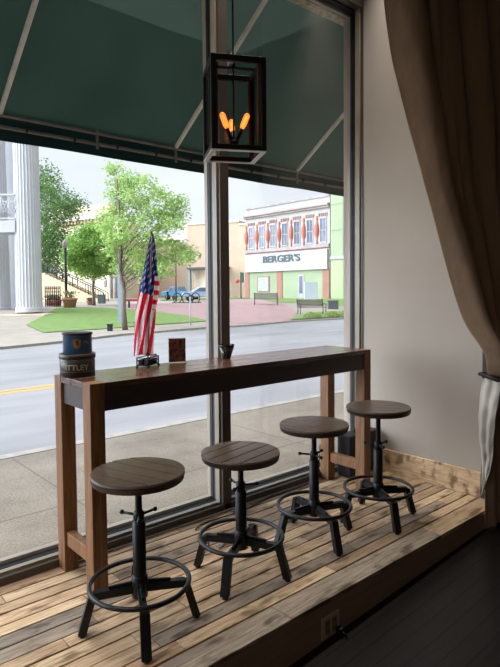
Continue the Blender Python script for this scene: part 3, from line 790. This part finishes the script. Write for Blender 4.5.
# --- BERGER'S
P0 = at_d(246.5, 290, 76); P1 = at_d(330, 290, 65); fc = Facade(P0, P1); L = fc.L
bd = place(fc, 'storefront_building', 'white and green two-storey brick building with red ornaments and a BERGER\'S sign')
m_wt = mat('white_masonry', (168, 165, 162), .8, (150, 143, 139), 1.6); m_gn = mat('pale_green_paint', (146, 158, 126), .8, (136, 148, 116), .5)
m_terr = mat('terracotta_ornament', (176, 100, 82), .8, (160, 88, 70), 2); m_brick = brick('pier_brick', (164, 112, 96), (150, 98, 84), (160, 140, 130), 3)
m_wg = mat('blue_dark_pane', (92, 104, 124), .15, (66, 76, 96), 1.2); m_sign = mat('sign_board_white', (172, 174, 182), .6, (160, 162, 170), 1)
hp = lambda py: hz(P0, py)       # heights read at the left end
z_top, z_cor, z_fr, z_wt, z_wb, z_l1, z_st, z_sb = [hp(v) for v in (208.7, 216, 227, 228.8, 248.7, 253, 255.5, 272.5)]
mb = MB().box((0, 0, -.2), (L, 6, z_top-1.2)).box((0, .0, z_top-1.2), (L, .5, z_top-.1)); mb.build('wall', m_wt, bd)
mb = MB().box((-.1, -.12, z_top-.22), (L, .5, z_top)).box((-.2, -.45, z_cor-.25), (L, 0, z_cor)).box((-.15, -.25, z_cor-.5), (L, 0, z_cor-.25)).box((-.1, -.25, z_l1-.1), (L, 0, z_l1+.28))
mb.build('cornice', mat('grey_white_cornice', (158, 155, 152), .8, (132, 122, 118), 1.2), bd)
mb = MB().box((0, -.28, z_cor-.32), (L, -.24, z_cor-.24)).box((0, -.1, z_l1-.2), (L, -.0, z_l1-.1)).build('red_band', m_terr, bd)
n = 7; sp = L/n
m_tile = mat('frieze_tiles', (150, 118, 108), .8)
for i in range(n):
    c = (i+.52)*sp
    for k in range(-2, 3): MB().box((c+k*.3-.08, -.1, z_fr+.05), (c+k*.3+.08, 0, z_fr+.42)).build('frieze_tile', m_tile, bd)
for i in range(n):
    c = (i+.52)*sp; w = .43
    f = MB()
    f.box((c-w-.12, -.1, z_wb-.14), (c+w+.12, 0, z_wb)).box((c-w-.1, -.08, z_wb), (c-w, 0, z_wt)).box((c+w, -.08, z_wb), (c+w+.1, 0, z_wt)).box((c-w-.1, -.1, z_wt), (c+w+.1, 0, z_wt+.16))
    win = f.build('window', m_wt, bd)
    MB().box((c-w, -.02, z_wb), (c+w, .05, z_wt)).build('pane', m_wg, win)
    MB().box((c-.03, -.05, z_wb), (c+.03, -.02, z_wt)).box((c-w, -.05, (z_wb+z_wt)/2-.04), (c+w, -.02, (z_wb+z_wt)/2+.04)).build('muntin', m_wt, win)
for i in range(n):
    c = (i+.02)*sp-.02; zc = (z_wb+z_wt)/2+.05; hh = (z_wt-z_wb)*.62
    prof = [(.10, -hh), (.17, -hh*.85), (.10, -hh*.6), (.30, -hh*.3), (.34, 0), (.30, hh*.3), (.10, hh*.6), (.17, hh*.8), (.12, hh)]
    MB().lathe(prof, (c+.1, -.0, zc), 12).build('terracotta_pilaster', m_terr, bd)
MB().box((.15, -.35, z_sb), (L-.15, -.05, z_st)).build('sign_board', m_sign, bd)
MB().box((.15, -.37, z_sb+(z_st-z_sb)*.47), (L-.15, -.35, z_sb+(z_st-z_sb)*.50)).build('sign_seam', mat('seam_grey', (170, 172, 178), .7), bd)
vs, fs = text_mesh("BERGER'S", 1.22, .05, offset=.03); mb = MB()
tx = L*.475; mb.add([(tx+x*1.32, -.40-z, z_sb+(z_st-z_sb)*.50+y*.98) for x, y, z in vs], fs); mb.build('sign_lettering', mat('black_sign_letters', (72, 82, 80), .6), bd)
MB().box((0, -.04, -.2), (L, .02, z_sb)).build('green_storefront', m_gn, bd)
for c, w in ((.25, .38), (L*.44, .5), (L-.55, .5)): MB().box((c-w, -.12, -.2), (c+w, -.03, z_sb)).build('brick_pier', m_brick, bd)
f = MB().box((L*.155, -.14, 1.1), (L*.315, -.03, 3.15)).build('poster_window', mat('brown_frame', (150, 112, 100), .7), bd)
MB().box((L*.17, -.17, 1.25), (L*.30, -.13, 3.0)).build('poster', mat('poster_print', (176, 180, 178), .5, (120, 138, 146), 4), f)
f = MB().box((L*.655, -.1, .1), (L*.725, -.03, 3.2)).build('door', m_wt, bd)
MB().box((L*.675, -.13, .9), (L*.71, -.09, 3.0)).build('pane', m_wg, f)
# --- green panelled building at its right
Q0 = at_d(330.8, 290, 64.6); Q1 = at_d(380, 290, 60); fg = Facade(Q0, Q1); Lg = fg.L
bg = place(fg, 'panelled_building', 'plain pale green panelled building at the right of the BERGER\'S front')
MB().box((0, 0, -.2), (Lg, 1.2, hz(Q0, 180))).build('wall', m_gn, bg)
mb = MB(); 
for z in (hz(Q0, 205), hz(Q0, 231)): mb.box((0, -.04, z), (Lg, 0, z+.06))
for k in range(1, 5): mb.box((k*1.7, -.04, .2), (k*1.7+.05, 0, hz(Q0, 180)))
mb.build('panel_seam', mat('green_seam', (112, 140, 116), .8), bg)
MB().box((0, -.14, hz(Q0, 259.5)), (Lg, 0, hz(Q0, 256.5))).build('white_band', m_wt, bg)
MB().box((0, -.01, .2), (Lg, .03, hz(Q0, 260))).build('yellow_green_wall', mat('yellow_green_paint', (164, 178, 132), .8), bg)
# --- beige commercial building
m_beige = mat('beige_stucco', (192, 170, 146), .85, (182, 160, 136), .6)
B0 = at_d(188, 290, 88); B1 = at_d(252, 290, 84); fb = Facade(B0, B1); Lb = fb.L; hb = lambda py: hz(B0, py)
bb = place(fb, 'beige_building', 'large plain beige building with a dark garage canopy behind the plaza')
k = Lb/64
MB().box((0, 0, -.2), (52*k, 16, hb(223.5))).box((52*k, .0, -.2), (Lb+5, 16, hb(227))).build('wall', m_beige, bb)
MB().box((-.1, -.15, hb(225)), (52*k, 0, hb(223))).box((52*k, -.12, hb(228)), (Lb+5, 0, hb(226.6))).build('parapet_cap', mat('beige_cap', (238, 218, 190), .8), bb)
gy = mat('grey_green_steel', (136, 146, 142), .6, (120, 130, 126), 2)
MB().box((4*k, -1.6, hb(270)), (43*k, 0, hb(268))).build('canopy', mat('dark_canopy', (74, 76, 80), .6), bb)
for x in (4*k, 42*k): MB().box((x, -1.5, -.2), (x+3*k, -1.0, hb(269))).build('canopy_post', gy, bb)
MB().box((7*k, -.08, .0), (30*k, -.0, hb(270))).build('garage_door', mat('cream_door', (238, 220, 196), .8), bb)
mb = MB(); R_ = 5*k; 
pts = [(36*k+R_*math.cos(a), -.25, hb(280)+R_*.9*math.sin(a)) for a in [math.pi/2*j/8 for j in range(9)]]+[(41*k, -.25, 0)]
MB().tube(pts, .18, 6).build('arch_brace', gy, bb)
# left wing, lower, with a sloping roof
C0 = at_d(117, 290, 94); C1 = at_d(188, 290, 92); fw = Facade(C0, C1); Lw = fw.L; hw = lambda py: hz(C0, py)
bw = place(fw, 'low_wing_building', 'low beige wing with a sloping brown-grey roof behind the pale street tree')
MB().box((0, 0, -.2), (Lw, 12, hw(244))).build('wall', mat('beige_wing_wall', (190, 168, 146), .85, (180, 158, 136), .6), bw)
kk = Lw/71
MB().add([(0, -.4, hw(244)), (Lw, -.4, hw(241)), (Lw, .0, hw(222)), (50*kk, 8, hw(232)), (0, 8, hw(238))], [(0, 1, 2, 3, 4)]).add([(0, 8, hw(238)), (50*kk, 8, hw(232)), (50*kk, 8.1, hw(245)), (0, 8.1, hw(245))], [(0, 1, 2, 3)]).build('roof', mat('brown_grey_roof', (188, 166, 152), .85, (168, 148, 136), 1), bw)
MB().box((38*kk, -.3, 0), (39.4*kk, -.05, hw(243))).build('downpipe', gy, bw)
# --- cream civic building behind the trees, with cornice, dentils and steps
D0 = at_d(52, 290, 92); D1 = at_d(121, 290, 84); fd = Facade(D0, D1); Ld = fd.L; hd = lambda py: hz(D0, py)
m_cream = mat('cream_stone', (206, 190, 162), .85, (194, 176, 148), .7); m_st = mat('pale_stone', (198, 190, 178), .8, (182, 172, 160), 1)
bc = place(fd, 'civic_building', 'cream stone building with a dentilled cornice behind the left trees')
MB().box((0, 0, -.2), (Ld, 4, hd(228))).build('wall', m_cream, bc)
MB().box((-.5, -.9, hd(224)), (Ld*.93, 2, hd(219))).box((-.2, -.5, hd(227)), (Ld*.93, 2, hd(224))).box((0, -.3, hd(240)), (Ld*.93, 0, hd(234))).build('cornice', m_st, bc)
mb = MB(); kx = 0
while kx < Ld*.92: mb.box((kx, -.75, hd(227.5)), (kx+.32, -.3, hd(224.5))); kx += .72
mb.build('dentils', mat('brown_dentil', (176, 152, 118), .8), bc)
MB().box((0, 0, hd(219)), (Ld*.9, 3, hd(214))).box((Ld*.08, .5, hd(214)), (Ld*.82, 3, hd(210))).build('parapet', mat('tan_parapet', (222, 204, 168), .85, (206, 188, 156), 1), bc)
for c in (.2, .36, .52, .68):
    w_ = MB().box((Ld*c-.6, -.08, hd(262)), (Ld*c+.6, .0, hd(246))).build('window', m_st, bc)
    MB().box((Ld*c-.45, -.12, hd(261)), (Ld*c+.45, -.07, hd(247))).build('pane', m_wg, w_)
w_ = MB().box((Ld*.77, -.1, hd(288)), (Ld*.81, 0, hd(281))).build('window', mat('tan_frame', (170, 140, 110), .7), bc)
MB().box((Ld*.776, -.14, hd(287.5)), (Ld*.804, -.09, hd(281.6))).build('pane', m_wg, w_)
for c in (.90, .96): MB().tube([(Ld*c, -.5, -.1), (Ld*c, -.5, hd(246))], .28, 10).build('white_column', m_wt, bc)
# --- outdoor staircase with iron railing
sa, sb_ = G(100, 304.5), G(48, 304.5); ds = 60
S0 = at_d(104, 302, ds); S1 = at_d(42, 302, ds); fs_ = Facade(S1, S0); Ls = fs_.L
stc = place(fs_, 'outdoor_staircase', 'cream outdoor staircase with iron railings climbing left behind the lawn', 'staircase')
zt_ = hz(S1, 273); N = 16
mb = MB()
for i in range(N): 
    x1_ = Ls*(1-i/N); mb.box((0 if i == N-1 else x1_-Ls/N, 0, .1), (x1_, 2.2, .2+(zt_-.2)*(i+1)/N))
mb.build('steps', mat('cream_steps', (230, 208, 170), .85, (214, 190, 154), 1), stc)
for yy in (-.02, 1.8):
    mb = MB(); a = Vector((Ls, yy, 1.2)); b = Vector((0, yy, zt_+1.1))
    mb.tube([a, b], .05, 6); mb.tube([a-Vector((0, 0, .85)), b-Vector((0, 0, .85))], .04, 6)
    for i in range(25): p_ = a+(b-a)*i/24; mb.tube([p_, p_-Vector((0, 0, .95))], .022 if i % 6 else .06, 5)
    mb.build('railing', m_gasket, stc)
# --- white columned building at far left
K0 = G(29, 313); dK = (K0-CP).dot(CF)
col_ = thing('columned_portico', K0, 0, 'tall white fluted columns of a portico with a balcony at the far left', 'portico')
m_col = mat('white_painted_stone', (184, 184, 186), .75, (174, 175, 178), 1.4)
def fluted(px0, px1, dd, top, base_py):
    c = at_d((px0+px1)/2, base_py, dd); r_ = (px1-px0)/2/F*dd
    mb = MB(); seg = 96; vs = []; 
    zs_ = [c.z-K0.z, c.z-K0.z+.25, c.z-K0.z+.3, top*.5, top]
    for z in zs_:
        for k in range(seg):
            a = 2*math.pi*k/seg; fl_ = abs(math.sin(a*12))**.6
            rr = r_*(1.0-.12*z/top)*(1-.07*fl_) if z > zs_[1] else r_*1.06
            vs.append((c.x-K0.x+rr*math.cos(a), c.y-K0.y+rr*math.sin(a), z))
    mb.add(vs, [(i*seg+k, i*seg+(k+1) % seg, (i+1)*seg+(k+1) % seg, (i+1)*seg+k) for i in range(4) for k in range(seg)], 0, False)
    return mb
fluted(17, 41.5, dK, 13, 312).build('column', m_col, col_)
fluted(-16, 10, dK+2.6, 13, 312).build('column', m_col, col_)
bp = at_d(4, 226, dK)-K0; zs0, zs1 = hz(K0, 233)-K0.z, hz(K0, 221.5)-K0.z
ex = Vector((CR.x, CR.y, 0)).normalized(); ey = Vector((CF.x, CF.y, 0)).normalized()
def fbox(mb, c, a0, a1, b0, b1, z0, z1):
    P = [c+ex*a+ey*b for a, b in ((a0, b0), (a1, b0), (a1, b1), (a0, b1))]
    mb.prism([(p_.x, p_.y) for p_ in P], z0, z1); return mb
c0 = at_d(0, 290, dK-.6)-K0; c0.z = 0; ppm = F/(dK-.6); bw_ = 16.5/ppm
fbox(MB(), c0, -3, bw_, 0, 1.6, zs0, zs1).build('balcony_slab', m_col, col_)
zr = hz(K0, 195)-K0.z; rail = MB()
fbox(rail, c0, -3, bw_, .02, .12, zr-.1, zr); fbox(rail, c0, -3, bw_, .02, .12, zs1+.08, zs1+.16)
a = -3
while a < bw_-.05:
    p_ = c0+ex*a+ey*.07; q_ = c0+ex*(a+.45)+ey*.07; zz0, zz1 = zs1+.16, zr-.1
    rail.tube([(p_.x, p_.y, zz0), (p_.x, p_.y, zz1)], .03, 5)
    zm = (zz0+zz1)/2; cpt = c0+ex*(a+.225)+ey*.07
    rail.tube([Vector((cpt.x, cpt.y, zm))+ex*.17*math.cos(k_*math.pi/5)+Vector((0, 0, 1))*.30*math.sin(k_*math.pi/5) for k_ in range(10)], .028, 5, closed=True)
    rail.tube([(p_.x, p_.y, zz0), (q_.x, q_.y, zz1)], .02, 4); rail.tube([(p_.x, p_.y, zz1), (q_.x, q_.y, zz0)], .02, 4)
    a += .45
rail.build('balcony_railing', m_col, col_)
c1_ = at_d(0, 290, dK+4)-K0; c1_.z = 0
fbox(MB(), c1_, -6, 40.5/F*(dK+4), 0, .3, -.5, 13).build('rear_wall', m_col, col_)
MB().tube([(at_d(40.2, 312, dK+3.8)-K0).xy[:]+(0,), (at_d(40.2, 312, dK+3.8)-K0).xy[:]+(12,)], .05, 6).build('downpipe', mat('dark_grey_pipe', (96, 104, 116), .6), col_)
pb = MB(); c2_ = at_d(0, 290, dK-2.0)-K0; c2_.z = 0
fbox(pb, c2_, -8, 43.5/F*(dK-2), 0, 12, -.6, -.02)
pb.build('porch_floor', mat('tan_porch_stone', (206, 184, 156), .85, (180, 156, 128), 2), col_)
fbox(MB(), c2_, -8, 26/F*(dK-2), -1.0, 0, -.6, -.25).build('porch_step', mat('tan_porch_stone', (206, 184, 156)), col_)

# ================================================================== STREET FURNITURE
def bench(px0, px1, py, rz, label, n=1.8, metal=None):
    c = G((px0+px1)/2, py)
    t = thing('park_bench', c, rz, label, 'bench', 'slatted park benches on the plaza')
    ms = mat('bench_slats', (104, 92, 88), .7); h = n/2
    mb = MB()
    for k in range(5): mb.box((-h, -.22+k*.1, .44), (h, -.14+k*.1, .475))
    mb.build('seat', ms, t)
    mb = MB()
    for k in range(5): mb.bar((-h, .29+k*.025, .54+k*.09), (h, .29+k*.025, .54+k*.09), .03, .07)
    mb.build('backrest', ms, t)
    for x in (-h+.05, h-.05):
        mb = MB().tube([(x, -.24, 0), (x, -.2, .22), (x, -.24, .44), (x, .25, .44), (x, .3, .6), (x, .42, .98)], .03, 6).tube([(x, .32, 0), (x, .22, .22), (x, .25, .44)], .03, 6).tube([(x, -.24, .44), (x, -.26, .66), (x, .3, .68)], .025, 6)
        mb.build('leg', m_iron, t)
    return t
bench(253, 279, 305, -.72, 'grey slatted bench standing farther back on the brick plaza', 1.9)
bench(297, 327, 314.5, -.45, 'dark slatted bench standing behind the round bushes near the street', 1.8)
def simple_box(name, px0, px1, py0, py1, label, cat, m, depth=.6, lid=None):
    c = G((px0+px1)/2, py1); d = (c-CP).dot(CF); w = (px1-px0)/F*d; h_ = hz(c, py0)-c.z
    t = thing(name, c, math.atan2(CR.y, CR.x), label, cat)
    MB().box((-w/2, -depth/2, -.02), (w/2, depth/2, h_*.93)).build('body', m, t, bevel=.02)
    MB().box((-w/2-.03, -depth/2-.03, h_*.93), (w/2+.03, depth/2+.03, h_)).build(lid or 'lid', m, t)
    return t
m_util = mat('grey_utility_metal', (180, 186, 194), .6, (168, 174, 182), 1)
simple_box('utility_cabinet', 304.5, 317, 282, 299.5, 'pale grey utility cabinet in front of the BERGER\'S door', 'cabinet', m_util, .8)
simple_box('litter_bin', 328, 338, 300.5, 309, 'dark litter bin beside the bench near the street', 'bin', mat('dark_bin', (70, 74, 80), .6), .5)
simple_box('litter_bin', 98.5, 105, 294.5, 303.5, 'dark green bin at the foot of the small rounded tree', 'bin', mat('dark_green_bin', (64, 76, 76), .6), .6)
simple_box('planter_light', 107.5, 112.5, 324, 331, 'small black ground light left of the street tree trunk', 'ground light', m_gasket, .14)
simple_box('planter_light', 134.5, 139, 322, 329, 'small black ground light right of the street tree trunk', 'ground light', m_gasket, .14)
def bush(px, py, w, label, grp='low bushes by the street bench'):
    c = G(px, py); t = thing('round_bush', c, 0, label, 'bush', grp); mb = MB(); r_ = random.Random(int(px*10))
    for _ in range(1100):
        a = r_.uniform(0, 6.283); b = math.acos(r_.uniform(0, 1)); q = Vector((math.sin(b)*math.cos(a), math.sin(b)*math.sin(a), math.cos(b)*.62))*w*r_.uniform(.8, 1)
        u_ = Vector((r_.uniform(-1, 1), r_.uniform(-1, 1), r_.uniform(-1, 1))).normalized(); v_ = u_.cross(Vector((0, 0, 1))).normalized(); s = .05
        mb.add([q-u_*s, q-v_*s*.6, q+u_*s, q+v_*s*.6], [(0, 1, 2, 3)])
    mb.build('foliage', leafmat('bush_leaves', (172, 188, 108), (134, 156, 78)), t)
    MB().tube([(0, 0, -.05), (0, 0, w*.4)], .04, 6).build('stem', m_bark, t)
bush(312, 318.3, .62, 'round clipped bush in front of the dark bench seat')
bush(333, 317.3, .62, 'round clipped bush in front of the litter bin')
bush(347, 315.5, .55, 'round clipped bush nearest the right window frame')
def pot(px, py, w, label):
    c = G(px, py); t = thing('planter_pot', c, 0, label, 'planter', 'terracotta planters at the steps')
    MB().lathe([(w*.7, 0), (w*.95, w*1.1), (w*1.05, w*1.1), (w*1.05, w*1.3), (w*.9, w*1.3), (w*.88, w*1.15), (.001, w*1.15)], seg=20).build('pot', mat('terracotta', (190, 132, 108), .85), t)
    mb = MB(); r_ = random.Random(int(px))
    for _ in range(160):
        q = Vector((r_.gauss(0, .45)*w, r_.gauss(0, .45)*w, w*1.3+r_.uniform(0, w*.9))); u_ = Vector((r_.uniform(-1, 1), r_.uniform(-1, 1), r_.uniform(-1, 1))).normalized(); v_ = u_.cross(Vector((.1, .2, 1))).normalized(); s = .09
        mb.add([q-u_*s, q-v_*s*.6, q+u_*s, q+v_*s*.6], [(0, 1, 2, 3)])
    mb.build('plant', leafmat('planter_leaves', (150, 140, 100), (110, 116, 70)), t)
pot(50.5, 306, .38, 'small terracotta planter by the iron fence, left of the others'); pot(57, 306.5, .38, 'small terracotta planter between the iron fence and the wide planter'); pot(70, 308, .5, 'widest terracotta planter, at the edge of the lawn'); pot(90, 305, .26, 'little terracotta pot at the foot of the stairs')
c = G(51, 307); ir = thing('iron_fence', c, math.atan2(CR.y, CR.x), 'short ornate black iron fence beside the terracotta planters', 'fence')
mb = MB(); dI = (c-CP).dot(CF); wI = 7.5/F*dI
for z in (.2, 1.35): mb.tube([(-wI, .4, z), (wI, .4, z)], .035, 5)
for k in range(9):
    x = -wI+k*wI/4; mb.tube([(x, .4, 0), (x, .4, 1.5)], .035, 5)
    if k < 8: mb.tube([(x+wI/8+.1*math.cos(j*.785), .4, .8+.3*math.sin(j*.785)) for j in range(8)], .025, 5, closed=True)
mb.build('railing', m_gasket, ir)
def pole(name, px, py0, py1, r_, m, label, cat, px_top=None):
    c = G(px, py1); h_ = hz(c, py0)-c.z; t = thing(name, c, math.atan2(CR.y, CR.x), label, cat)
    MB().tube([(0, 0, -.05), (0, 0, h_)], r_, 8).build('pole', m, t); return t, h_, (c-CP).dot(CF)
t, h_, d = pole('street_lamp', 66.5, 248, 307.5, .09, m_gasket, 'black street lamp with a white globe in front of the stairs', 'street lamp')
MB().lathe([(.08, 0), (.19, .2), (.16, .42), (.03, .6)], (0, 0, h_), 14).build('globe', m_wt, t); MB().lathe([(.2, 0), (.2, .3), (.12, .6)], seg=12).build('base', m_gasket, t)
t, h_, d = pole('sign_post', 190.5, 297, 325.5, .03, mat('galvanised_post', (178, 178, 174), .5), 'thin grey sign post standing on the verge edge right of the flag', 'sign')
MB().box((-.04, -.02, h_-.1), (.04, .02, h_+.02)).build('cap', m_util, t)
t, h_, d = pole('flag_pole', 176, 256, 301.5, .09, mat('dark_brown_pole', (96, 70, 58), .6), 'tall thin brown pole before the beige wing', 'pole')
MB().ball((0, 0, h_), .14).build('pole_top', m_gasket, t)
t, h_, d = pole('stop_sign', 241, 272, 298.5, .09, mat('dark_post', (70, 76, 74), .6), 'red road sign on a dark post left of the BERGER\'S building', 'sign')
mb = MB(); mb.tube([(-.45, -.12, h_*.66), (-.45, -.2, h_*.66)], .28, 8); mb.build('red_plate', mat('sign_red', (206, 66, 66), .5), t)
MB().box((-.1, -.1, h_*.6), (.42, .2, h_*.98)).build('signal_box', mat('dark_signal', (64, 92, 84), .6), t)
t, h_, d = pole('bollard', 167.5, 293, 300.5, .13, m_gasket, 'short dark bollard in front of the beige wing', 'bollard')
MB().lathe([(.17, h_), (.17, h_+.1), (.05, h_+.2)], seg=10).build('cap', m_gasket, t)
c = G(121.5, 323); dP = (c-CP).dot(CF); pt = thing('blue_grey_pillar', c, math.atan2(CR.y, CR.x), 'slim blue-grey square pillar behind the street tree trunk', 'pillar')
wP = 2.6/F*dP; hP = hz(c, 271)-c.z
MB().box((-wP, -wP, -.05), (wP, wP, hP)).build('shaft', mat('blue_grey_paint', (140, 158, 176), .7), pt); MB().box((-wP*1.2, -wP*1.2, hP), (wP*1.2, wP*1.2, hP+.1)).build('cap', m_util, pt)
c = G(134, 308); dP = (c-CP).dot(CF); pt = thing('low_red_sign', c, math.atan2(CR.y, CR.x), 'low wide dark red sign board behind the flag', 'sign')
wP = 8/F*dP; MB().box((-wP, -.08, .45), (wP, .08, hz(c, 299)-c.z)).build('board', mat('dark_red_board', (168, 62, 66), .6), pt)
for x in (-wP*.6, wP*.6): MB().box((x-.05, -.05, -.05), (x+.05, .05, .46)).build('leg', m_gasket, pt)
# parked cars
def car(px, py, rz, label, body, L_=4.5, truck=False):
    c = G(px, py); t = thing('car', c, rz, label, 'car'); h = L_/2
    m = mat('car_paint_'+label.split()[0], body, .25, tuple(v*.9 for v in body), 1)
    if truck: prof = [(-h, .45), (-h, .95), (-.1*h, 1.0), (0, 1.6), (.45*h, 1.62), (.62*h, 1.1), (h, .95), (h, .4)]
    else: prof = [(-h, .4), (-h+.05, .85), (-.62*h, .98), (-.35*h, 1.42), (.22*h, 1.45), (.55*h, 1.0), (h-.1, .85), (h, .45)]
    def shell(pr, w): 
        n_ = len(pr); vs = [(x, -w, z) for x, z in pr]+[(x, w, z) for x, z in pr]
        return MB().add(vs, [tuple(range(n_)), tuple(range(2*n_-1, n_-1, -1))]+[((i+1) % n_, i, n_+i, n_+(i+1) % n_) for i in range(n_)])
    shell(prof, .88).build('body', m, t, bevel=.08)
    gp = [(-.55*h, 1.0), (-.33*h, 1.36), (.2*h, 1.39), (.48*h, 1.02)] if not truck else [(-.05*h, 1.08), (.03*h, 1.52), (.42*h, 1.54), (.56*h, 1.12)]
    shell(gp, .90).build('side_window', m_wg, t)
    fp = [(gp[2][0]+.04, gp[2][1]), (gp[3][0]+.12, gp[3][1]), (gp[3][0]+.06, gp[3][1]-.02), (gp[2][0]-.02, gp[2][1]-.02)]
    shell(fp, .74).build('windscreen', m_wg, t)
    for x in (-h*.62, h*.62):
        for y in (-.86, .86):
            w_ = MB().tube([(x, y-.11, .33), (x, y+.11, .33)], .33, 18).build('wheel', m_gasket, t)
            MB().tube([(x, y-.115, .33), (x, y+.115, .33)], .17, 12).build('hub_cap', m_util, w_)
    return t
car(203, 301, math.pi-.5, 'silver blue rounded car parked partly behind the mullion', (150, 168, 188), 4.4)
car(182, 299.7, math.pi-1.1, 'teal pickup truck parked left of the silver blue car', (66, 120, 150), 4.8, True)
# bicycle rack between the cars
c = G(188, 303); br = thing('bicycle_rack', c, math.atan2(CR.y, CR.x), 'dark looped bicycle rack in front of the parked cars', 'rack')
mb = MB()
for k in range(3): mb.tube([(k*.8-.9+.38*math.cos(a), -.3, .45+.45*math.sin(a)) for a in [math.pi*2*j/14 for j in range(14)]], .045, 5, closed=True)
mb.tube([(-1.4, -.3, .04), (1.2, -.3, .04)], .05, 5); mb.build('loops', m_gasket, br)

# ================================================================== LIGHT
W = bpy.data.worlds.new('overcast_sky'); S.world = W; W.use_nodes = True
nt = W.node_tree; bgd = nt.nodes['Background']
tc = nt.nodes.new('ShaderNodeTexCoord'); sx = nt.nodes.new('ShaderNodeSeparateXYZ'); rp = nt.nodes.new('ShaderNodeValToRGB')
nt.links.new(tc.outputs['Generated'], sx.inputs[0]); nt.links.new(sx.outputs['Z'], rp.inputs[0])
e = rp.color_ramp.elements; e[0].position = 0; e[0].color = srgb(236, 238, 242); e[1].position = .35; e[1].color = srgb(204, 216, 236)
e2 = e.new(.12); e2.color = srgb(222, 229, 241)
nz = nt.nodes.new('ShaderNodeTexNoise'); nz.inputs['Scale'].default_value = 3; nz.inputs['Detail'].default_value = 5
mp = nt.nodes.new('ShaderNodeMapping'); mp.inputs['Scale'].default_value = (1, 1, 3); nt.links.new(tc.outputs['Generated'], mp.inputs[0]); nt.links.new(mp.outputs[0], nz.inputs[0])
r2 = nt.nodes.new('ShaderNodeValToRGB'); r2.color_ramp.elements[0].position = .4; r2.color_ramp.elements[0].color = (0, 0, 0, 1); r2.color_ramp.elements[1].position = .7; r2.color_ramp.elements[1].color = (.6, .6, .6, 1)
nt.links.new(nz.outputs['Fac'], r2.inputs[0])
mx = nt.nodes.new('ShaderNodeMix'); mx.data_type = 'RGBA'; nt.links.new(r2.outputs[0], mx.inputs[0]); nt.links.new(rp.outputs[0], mx.inputs[6]); mx.inputs[7].default_value = srgb(240, 242, 246)
# unseen brighter patch added to the sky, up left, to light the room
dv = nt.nodes.new('ShaderNodeVectorMath'); dv.operation = 'DOT_PRODUCT'; dv.inputs[1].default_value = Vector((-.75, .42, .52)).normalized()
mr = nt.nodes.new('ShaderNodeMapRange'); mr.interpolation_type = 'SMOOTHSTEP'; mr.inputs['From Min'].default_value = .55; mr.inputs['From Max'].default_value = 1
mr.inputs['To Min'].default_value = 1; mr.inputs['To Max'].default_value = 11.5
nt.links.new(tc.outputs['Generated'], dv.inputs[0]); nt.links.new(dv.outputs['Value'], mr.inputs['Value'])
vm = nt.nodes.new('ShaderNodeVectorMath'); vm.operation = 'SCALE'
nt.links.new(mx.outputs[2], vm.inputs[0]); nt.links.new(mr.outputs['Result'], vm.inputs['Scale']); nt.links.new(vm.outputs[0], bgd.inputs[0]); bgd.inputs[1].default_value = .64
def lamp(kind, name, loc, energy, color=(1, 1, 1), size=1, rot=(0, 0, 0), size_y=None):
    l = bpy.data.lights.new(name, kind); l.energy = energy; l.color = color
    if kind == 'AREA':
        l.size = size
        if size_y: l.shape = 'RECTANGLE'; l.size_y = size_y
    o = bpy.data.objects.new(name, l); COL.objects.link(o); o.location = loc; o.rotation_euler = rot; return o
sun = lamp('SUN', 'sun', (0, -10, 20), .35, (1, .98, .95)); sun.data.angle = math.radians(40)
sun.rotation_euler = Vector((.25, .75, -1.0)).to_track_quat('-Z', 'Y').to_euler()
lamp('AREA', 'room_fill_light', (-2.9, -2.4, 3.7), 15, (1, .86, .7), 1.2)  # unseen fill added to brighten the room
fx = thing('fill_light_housing', (.4, .12, 3.70), 0, 'long unseen housing of an added fill light above the platform, over the top of the window', 'fill light')  # invented fixture around the fill light
MB().box((-2.0, -.12, .01), (2.0, .12, .05)).build('added_housing', m_lblack, fx)
cl_ = lamp('AREA', 'platform_fill_light', (.4, .12, 3.70), 17, (1, .95, .88), 3.9, size_y=.2); cl_.data.spread = math.radians(80)  # area fill added to brighten the deck and stools

S.view_settings.view_transform = 'Standard'; S.view_settings.look = 'None'; S.view_settings.gamma = 1; S.view_settings.exposure = 1.0
S.view_settings.use_curve_mapping = False
